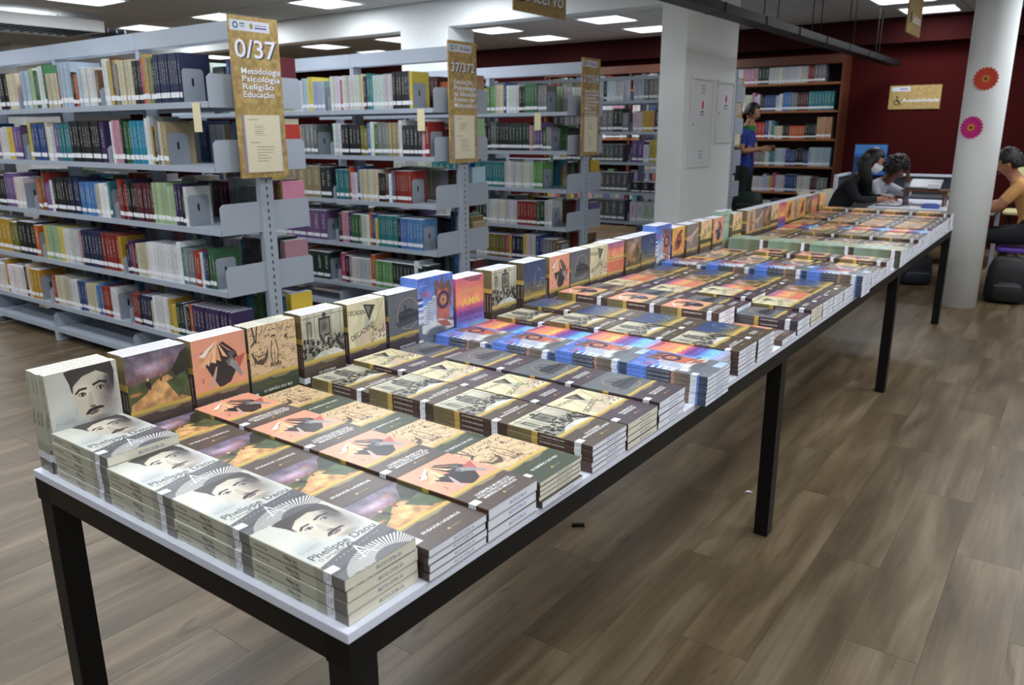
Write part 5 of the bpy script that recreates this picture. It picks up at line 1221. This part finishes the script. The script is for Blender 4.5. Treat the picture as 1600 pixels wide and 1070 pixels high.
# standing man at the wooden bookcase
J = dict(pelvis=(-2.98, 9.80, .93), waist=(-2.98, 9.80, 1.10), chest=(-2.97, 9.80, 1.33), neck=(-2.955, 9.80, 1.52), head=(-2.92, 9.80, 1.68),
         shl=(-2.99, 9.98, 1.43), ell=(-2.93, 10.03, 1.20), wrl=(-2.76, 9.98, 1.22), shr=(-2.99, 9.62, 1.43), elr=(-2.96, 9.60, 1.19), wrr=(-2.79, 9.76, 1.22),
         hipl=(-2.98, 9.90, .88), knl=(-2.97, 9.90, .48), anl=(-2.99, 9.90, .09), toel=(-2.86, 9.91, .045), hipr=(-2.98, 9.70, .88), knr=(-2.97, 9.70, .48), anr=(-2.99, 9.70, .09), toer=(-2.86, 9.69, .045))
m2, M = person('man in blue polo shirt standing and handling a book by the wooden bookcase', J, (.96, .15, -.22), ((168, 118, 88), (30, 50, 130), (26, 32, 30)), 'short', dict(l=((1, 0, .1), (0, -1, -.2), .6, 1, 1), r=((1, .3, .1), (0, 1, -.2), .6, 1, -1)))
hair(m2, M, 'short', (18, 14, 14), 7)
a = MB(); nn = 14
for k in range(nn):
    a0, a1 = 2*PI*k/nn, 2*PI*(k+1)/nn
    c0 = Vector((-2.96, 9.80, 1.475))
    a.poly([c0+Vector((.085*math.cos(q), .095*math.sin(q), z)) for z in (-.02, .04) for q in (a0, a1)]+[c0+Vector((.078*math.cos(q), .087*math.sin(q), z)) for z in (-.02, .04) for q in (a0, a1)], [(0, 1, 3, 2), (5, 4, 6, 7), (2, 3, 7, 6)])
a.build('collar', mat('green_collar', (30, 120, 60), .8), m2)

# furniture of the reading area
def leg_tube(parent, pts, r, m_, name='leg'): return MB().tube(pts, r, 8).build(name, m_, parent)
t = tag(empty('reading_table', (0, 0, 0)), 'white reading table behind the far end of the display table', 'table')
MB().box(-.93, .13, 7.57, 8.75, .715, .74).build('tabletop', M_white, t, bevel=.003)
MB().box(-.90, .10, 7.62, 7.65, .66, .715).box(-.90, .10, 8.67, 8.70, .66, .715).box(-.90, -.87, 7.62, 8.7, .66, .715).box(.07, .10, 7.62, 8.7, .66, .715).build('frame', M_dark, t)
for x in (-.89, .08):
    for y in (7.63, 8.68): MB().box(x-.018, x+.018, y-.018, y+.018, 0, .66).build('leg', M_metal if x > 0 else M_dark, t)
def chair(loc, rz, seatm, label, backm=None, h=.45):
    t = tag(empty('chair', loc, rz), label, 'chair'); backm = backm or seatm
    out = []
    for cx, cy, a0 in ((.17, .17, 0), (-.17, .17, PI/2), (-.17, -.17, PI), (.17, -.17, 3*PI/2)):
        for k in range(5): out.append((cx+.05*math.cos(a0+k*PI/8), cy+.05*math.sin(a0+k*PI/8)))
    MB().prism(out, h-.035, h).build('seat', seatm, t, bevel=.01)
    a = MB(); q = []
    for j in range(6):
        for i in range(7):
            x = -.19+.38*i/6; z = h+.16+.28*j/5; q.append((x, -.21-.02*(1-(i-3)**2/9)-.06*j/5, z))
    n_ = len(q); fs = [(j*7+i, j*7+i+1, (j+1)*7+i+1, (j+1)*7+i) for j in range(5) for i in range(6)]
    rim = [(i+1, i, n_+i, n_+i+1) for i in range(6)]+[(35+i, 36+i, n_+36+i, n_+35+i) for i in range(6)]+[(7*j, 7*(j+1), n_+7*(j+1), n_+7*j) for j in range(5)]+[(7*(j+1)+6, 7*j+6, n_+7*j+6, n_+7*(j+1)+6) for j in range(5)]
    a.poly(q+[(x, y-.02, z) for x, y, z in q], fs+[tuple(n_+i for i in f)[::-1] for f in fs]+rim); a.build('backrest', backm, t, smooth=False)
    for s_ in (-1, 1):
        leg_tube(t, [(s_*.17, -.20, h-.02), (s_*.17, -.225, h+.2)], .011, M_dark, 'back_post')
        for f_ in (-1, 1): leg_tube(t, [(s_*.16, f_*.16, h-.03), (s_*.2, f_*.2, 0.0)], .011, M_dark)
    return t
chair((.42, 7.62, 0), PI/2, mat('purple_plastic', (96, 60, 160), .4), 'purple plastic chair under the man in the ochre shirt')
chair((-1.33, 7.80, 0), -PI/2, mat('beige_plastic', (206, 200, 176), .4), 'beige plastic chair under the woman in the black hoodie', h=.40)
chair((-1.21, 8.24, 0), -PI/2, MATS['beige_plastic'], 'beige plastic chair under the woman in the grey shirt', h=.40)
chair((.30, 9.35, 0), PI, mat('pale_yellow_plastic', (214, 206, 150), .5), 'pale yellow chair behind the man in the ochre shirt', h=.62)
def loft(rings, mats, name, parent=None, smooth=True):
    n_ = len(rings[0]); vs = [p for r in rings for p in r]; fs = []
    for j in range(len(rings)-1):
        for i in range(n_): fs.append((j*n_+i, j*n_+(i+1) % n_, (j+1)*n_+(i+1) % n_, (j+1)*n_+i))
    fs += [tuple(range(n_))[::-1], tuple((len(rings)-1)*n_+i for i in range(n_))]
    return MB().poly(vs, fs).build(name, mats, parent, smooth=smooth)
def superring(cx, cy, z, rx, ry, n_=20, p=.5): return [(cx+rx*math.copysign(abs(math.cos(a)) ** p, math.cos(a)), cy+ry*math.copysign(abs(math.sin(a)) ** p, math.sin(a)), z) for a in [2*PI*k/n_ for k in range(n_)]]
def bag(loc, rz, w_, d_, h_, m_, label, name='backpack', sl=0.0):
    t = tag(empty(name, loc, rz), label, 'bag')
    loft([superring(0, sl*q*q, h_*q, w_/2*k, d_/2*k) for q, k in ((0, .86), (.04, .96), (.2, 1.0), (.5, .98), (.75, .92), (.9, .78), (.97, .55), (1.0, .3))], m_, 'body', t)
    loft([superring(0, -d_/2-.01, h_*q, w_*.36*k, .045*k) for q, k in ((.06, .8), (.1, .95), (.3, 1.0), (.42, .9), (.47, .6))], m_, 'pocket', t)
    MB().tube([(-w_*.3, -d_*.5-.055, h_*.40), (w_*.3, -d_*.5-.055, h_*.40)], .004, 6).build('zip', mat('zip_grey', (80, 82, 88), .4), t)
    MB().tube([(-.05, .0, h_*.97), (-.03, .0, h_*1.06), (.03, .0, h_*1.06), (.05, .0, h_*.97)], .009, 8).build('handle', M_black, t)
    for s_ in (-1, 1): MB().tube([(s_*w_*.3, d_*.4, h_*.9), (s_*w_*.42, d_*.62, h_*.5), (s_*w_*.4, d_*.55, h_*.06)], .014, 8).build('strap', M_black, t)
    return t
bag((.33, 7.30, 0), .1, .33, .2, .40, mat('black_nylon', (24, 25, 28), .55, var=.25, scale=14, bump=.3), 'black backpack on the floor under the purple chair')
bag((-.50, 7.80, 0), .5, .34, .24, .30, mat('dark_navy_nylon', (28, 32, 44), .6, var=.2, scale=12, bump=.3), 'dark navy bag on the floor under the reading table')
st = tag(empty('stool', (-2.72, 9.28, 0)), 'low stool in front of the wooden bookcase', 'stool')
MB().prism([(.16*math.cos(2*PI*k/20), .16*math.sin(2*PI*k/20)) for k in range(20)], .42, .45).build('seat', M_wood, st)
for k in range(4): leg_tube(st, [(.1*math.cos(PI/4+k*PI/2), .1*math.sin(PI/4+k*PI/2), .42), (.15*math.cos(PI/4+k*PI/2), .15*math.sin(PI/4+k*PI/2), 0)], .011, M_dark)
bag((-2.72, 9.28, .45), .2, .38, .24, .26, mat('dark_green_nylon', (28, 46, 34), .6, var=.2), 'dark green backpack on a low stool by the wooden bookcase')
# study carrel with monitor by the back wall
t = tag(empty('study_carrel', (0, 0, 0)), 'white-edged grey study carrel in front of the dark red wall', 'desk')
MB().box(-1.60, -.35, 9.10, 9.66, .70, .73).build('desktop', mat('carrel_grey', (60, 62, 68), .7), t)
MB().box(-1.60, -.35, 9.66, 9.70, .73, .93).build('back_panel', mat('carrel_grey', (70, 72, 78), .7), t)
for x in (-1.62, -.35): MB().box(x, x+.02, 9.06, 9.70, 0, .93).build('side_panel', MATS['carrel_grey'], t)
MB().box(-1.625, -.325, 9.64, 9.72, .93, .955).build('top_edge', M_white, t); 
for x in (-1.63, -.36): MB().box(x, x+.04, 9.04, 9.64, .93, .955).box(x, x+.04, 9.04, 9.07, 0, .93).build('side_edge', M_white, t)
t = tag(empty('monitor', (-1.36, 9.50, .73)), 'computer monitor with a blue screen behind the two women', 'monitor')
MB().box(-.19, .19, 0, .03, .20, .57).build('casing', M_black, t, bevel=.004)
sc = Cv(160, 110, (36, 84, 150)); sc.rect(0, 1, 0, .3, (60, 112, 176)); sc.rect(0, .18, .4, 1, (28, 50, 84)); sc.rect(.3, 1, .4, .5, (50, 100, 168)); sc.noise(.1, 4, 301)
ms, N, L, B = nt('monitor_screen'); ti = N.new('ShaderNodeTexImage'); ti.image = to_image('monitor_screen', sc.a); L.new(ti.outputs[0], B.inputs['Emission Color']); B.inputs['Emission Strength'].default_value = .7; B.inputs['Base Color'].default_value = (.01, .01, .02, 1); B.inputs['Roughness'].default_value = .2
s_ = MB().box(-.178, .178, -.0015, 0, .212, .558).build('screen', ms, t); flat_uv(s_, lambda p, co: ((co.x+.178)/.356, (co.z-.212)/.346))
MB().box(-.02, .02, .03, .05, .02, .3).build('stand', M_black, t); MB().box(-.1, .1, -.06, .1, 0, .015).build('foot', M_black, t)
# things on the reading table
t = tag(empty('book_stand', (-.50, 8.02, .74)), 'reddish brown raised wooden board standing on the white reading table', 'stand')
MB().box(-.20, .20, -.14, .14, .135, .155).build('board', M_wood, t, bevel=.002)
for x in (-.18, .165): MB().box(x, x+.015, -.12, .12, 0, .135).build('leg', M_wood, t)
t = tag(empty('laptop', (-.52, 8.00, .895)), 'dark laptop half open on the wooden board', 'laptop')
MB().box(-.15, .13, -.10, .10, 0, .014).build('base', M_black, t); MB().box(-.15, .13, 0, .008, 0, .17, M=Matrix.Translation((0, .095, .014)) @ Matrix.Rotation(-1.15, 4, 'X')).build('lid', mat('laptop_blue_grey', (58, 66, 84), .35), t)
o = MB().box(-.05, .05, -.04, .04, 0, .045).build('card_box', M_label, loc=(-.42, 7.93, .909), bevel=.003); tag(o, 'small white cardboard box on the dark laptop', 'box')
t = tag(empty('notebook', (-.78, 7.84, .74)), 'open notebook with white pages under the women\'s hands', 'notebook')
MB().box(-.11, .11, -.12, .12, 0, .008).build('cover', M_black, t); MB().box(-.10, -.002, -.11, .11, .008, .013).build('page', M_label, t); MB().box(.002, .10, -.11, .11, .008, .013).build('page', M_label, t)
for k, (x, y, a0) in enumerate(((-.50, 7.76, .3), (-.33, 7.80, -.4))):
    o = MB().box(-.09, .09, -.06, .06, 0, .006).build('paper_sheet', M_label, loc=(x, y, .74)); o.rotation_euler = (0, 0, a0); tag(o, ['loose white papers in the middle of the reading table', 'white papers at the column end of the reading table'][k], 'paper')
o = loft([superring(0, 0, z, rx, .03) for z, rx in ((0, .07), (.02, .085), (.035, .08), (.045, .05))], mat('blue_clear_plastic', (96, 110, 190), .2), 'pencil_case'); o.location = (-.40, 7.70, .74); tag(o, 'translucent blue pencil case on the reading table', 'case')
o = MB().tube([(-.20, 7.66, .745), (-.24, 7.78, .80), (-.29, 7.92, .86), (-.31, 7.98, .87)], .010, 8).build('strap', mat('lanyard_green', (150, 170, 60), .6)); tag(o, 'yellow-green strap hanging off the wooden board', 'strap')
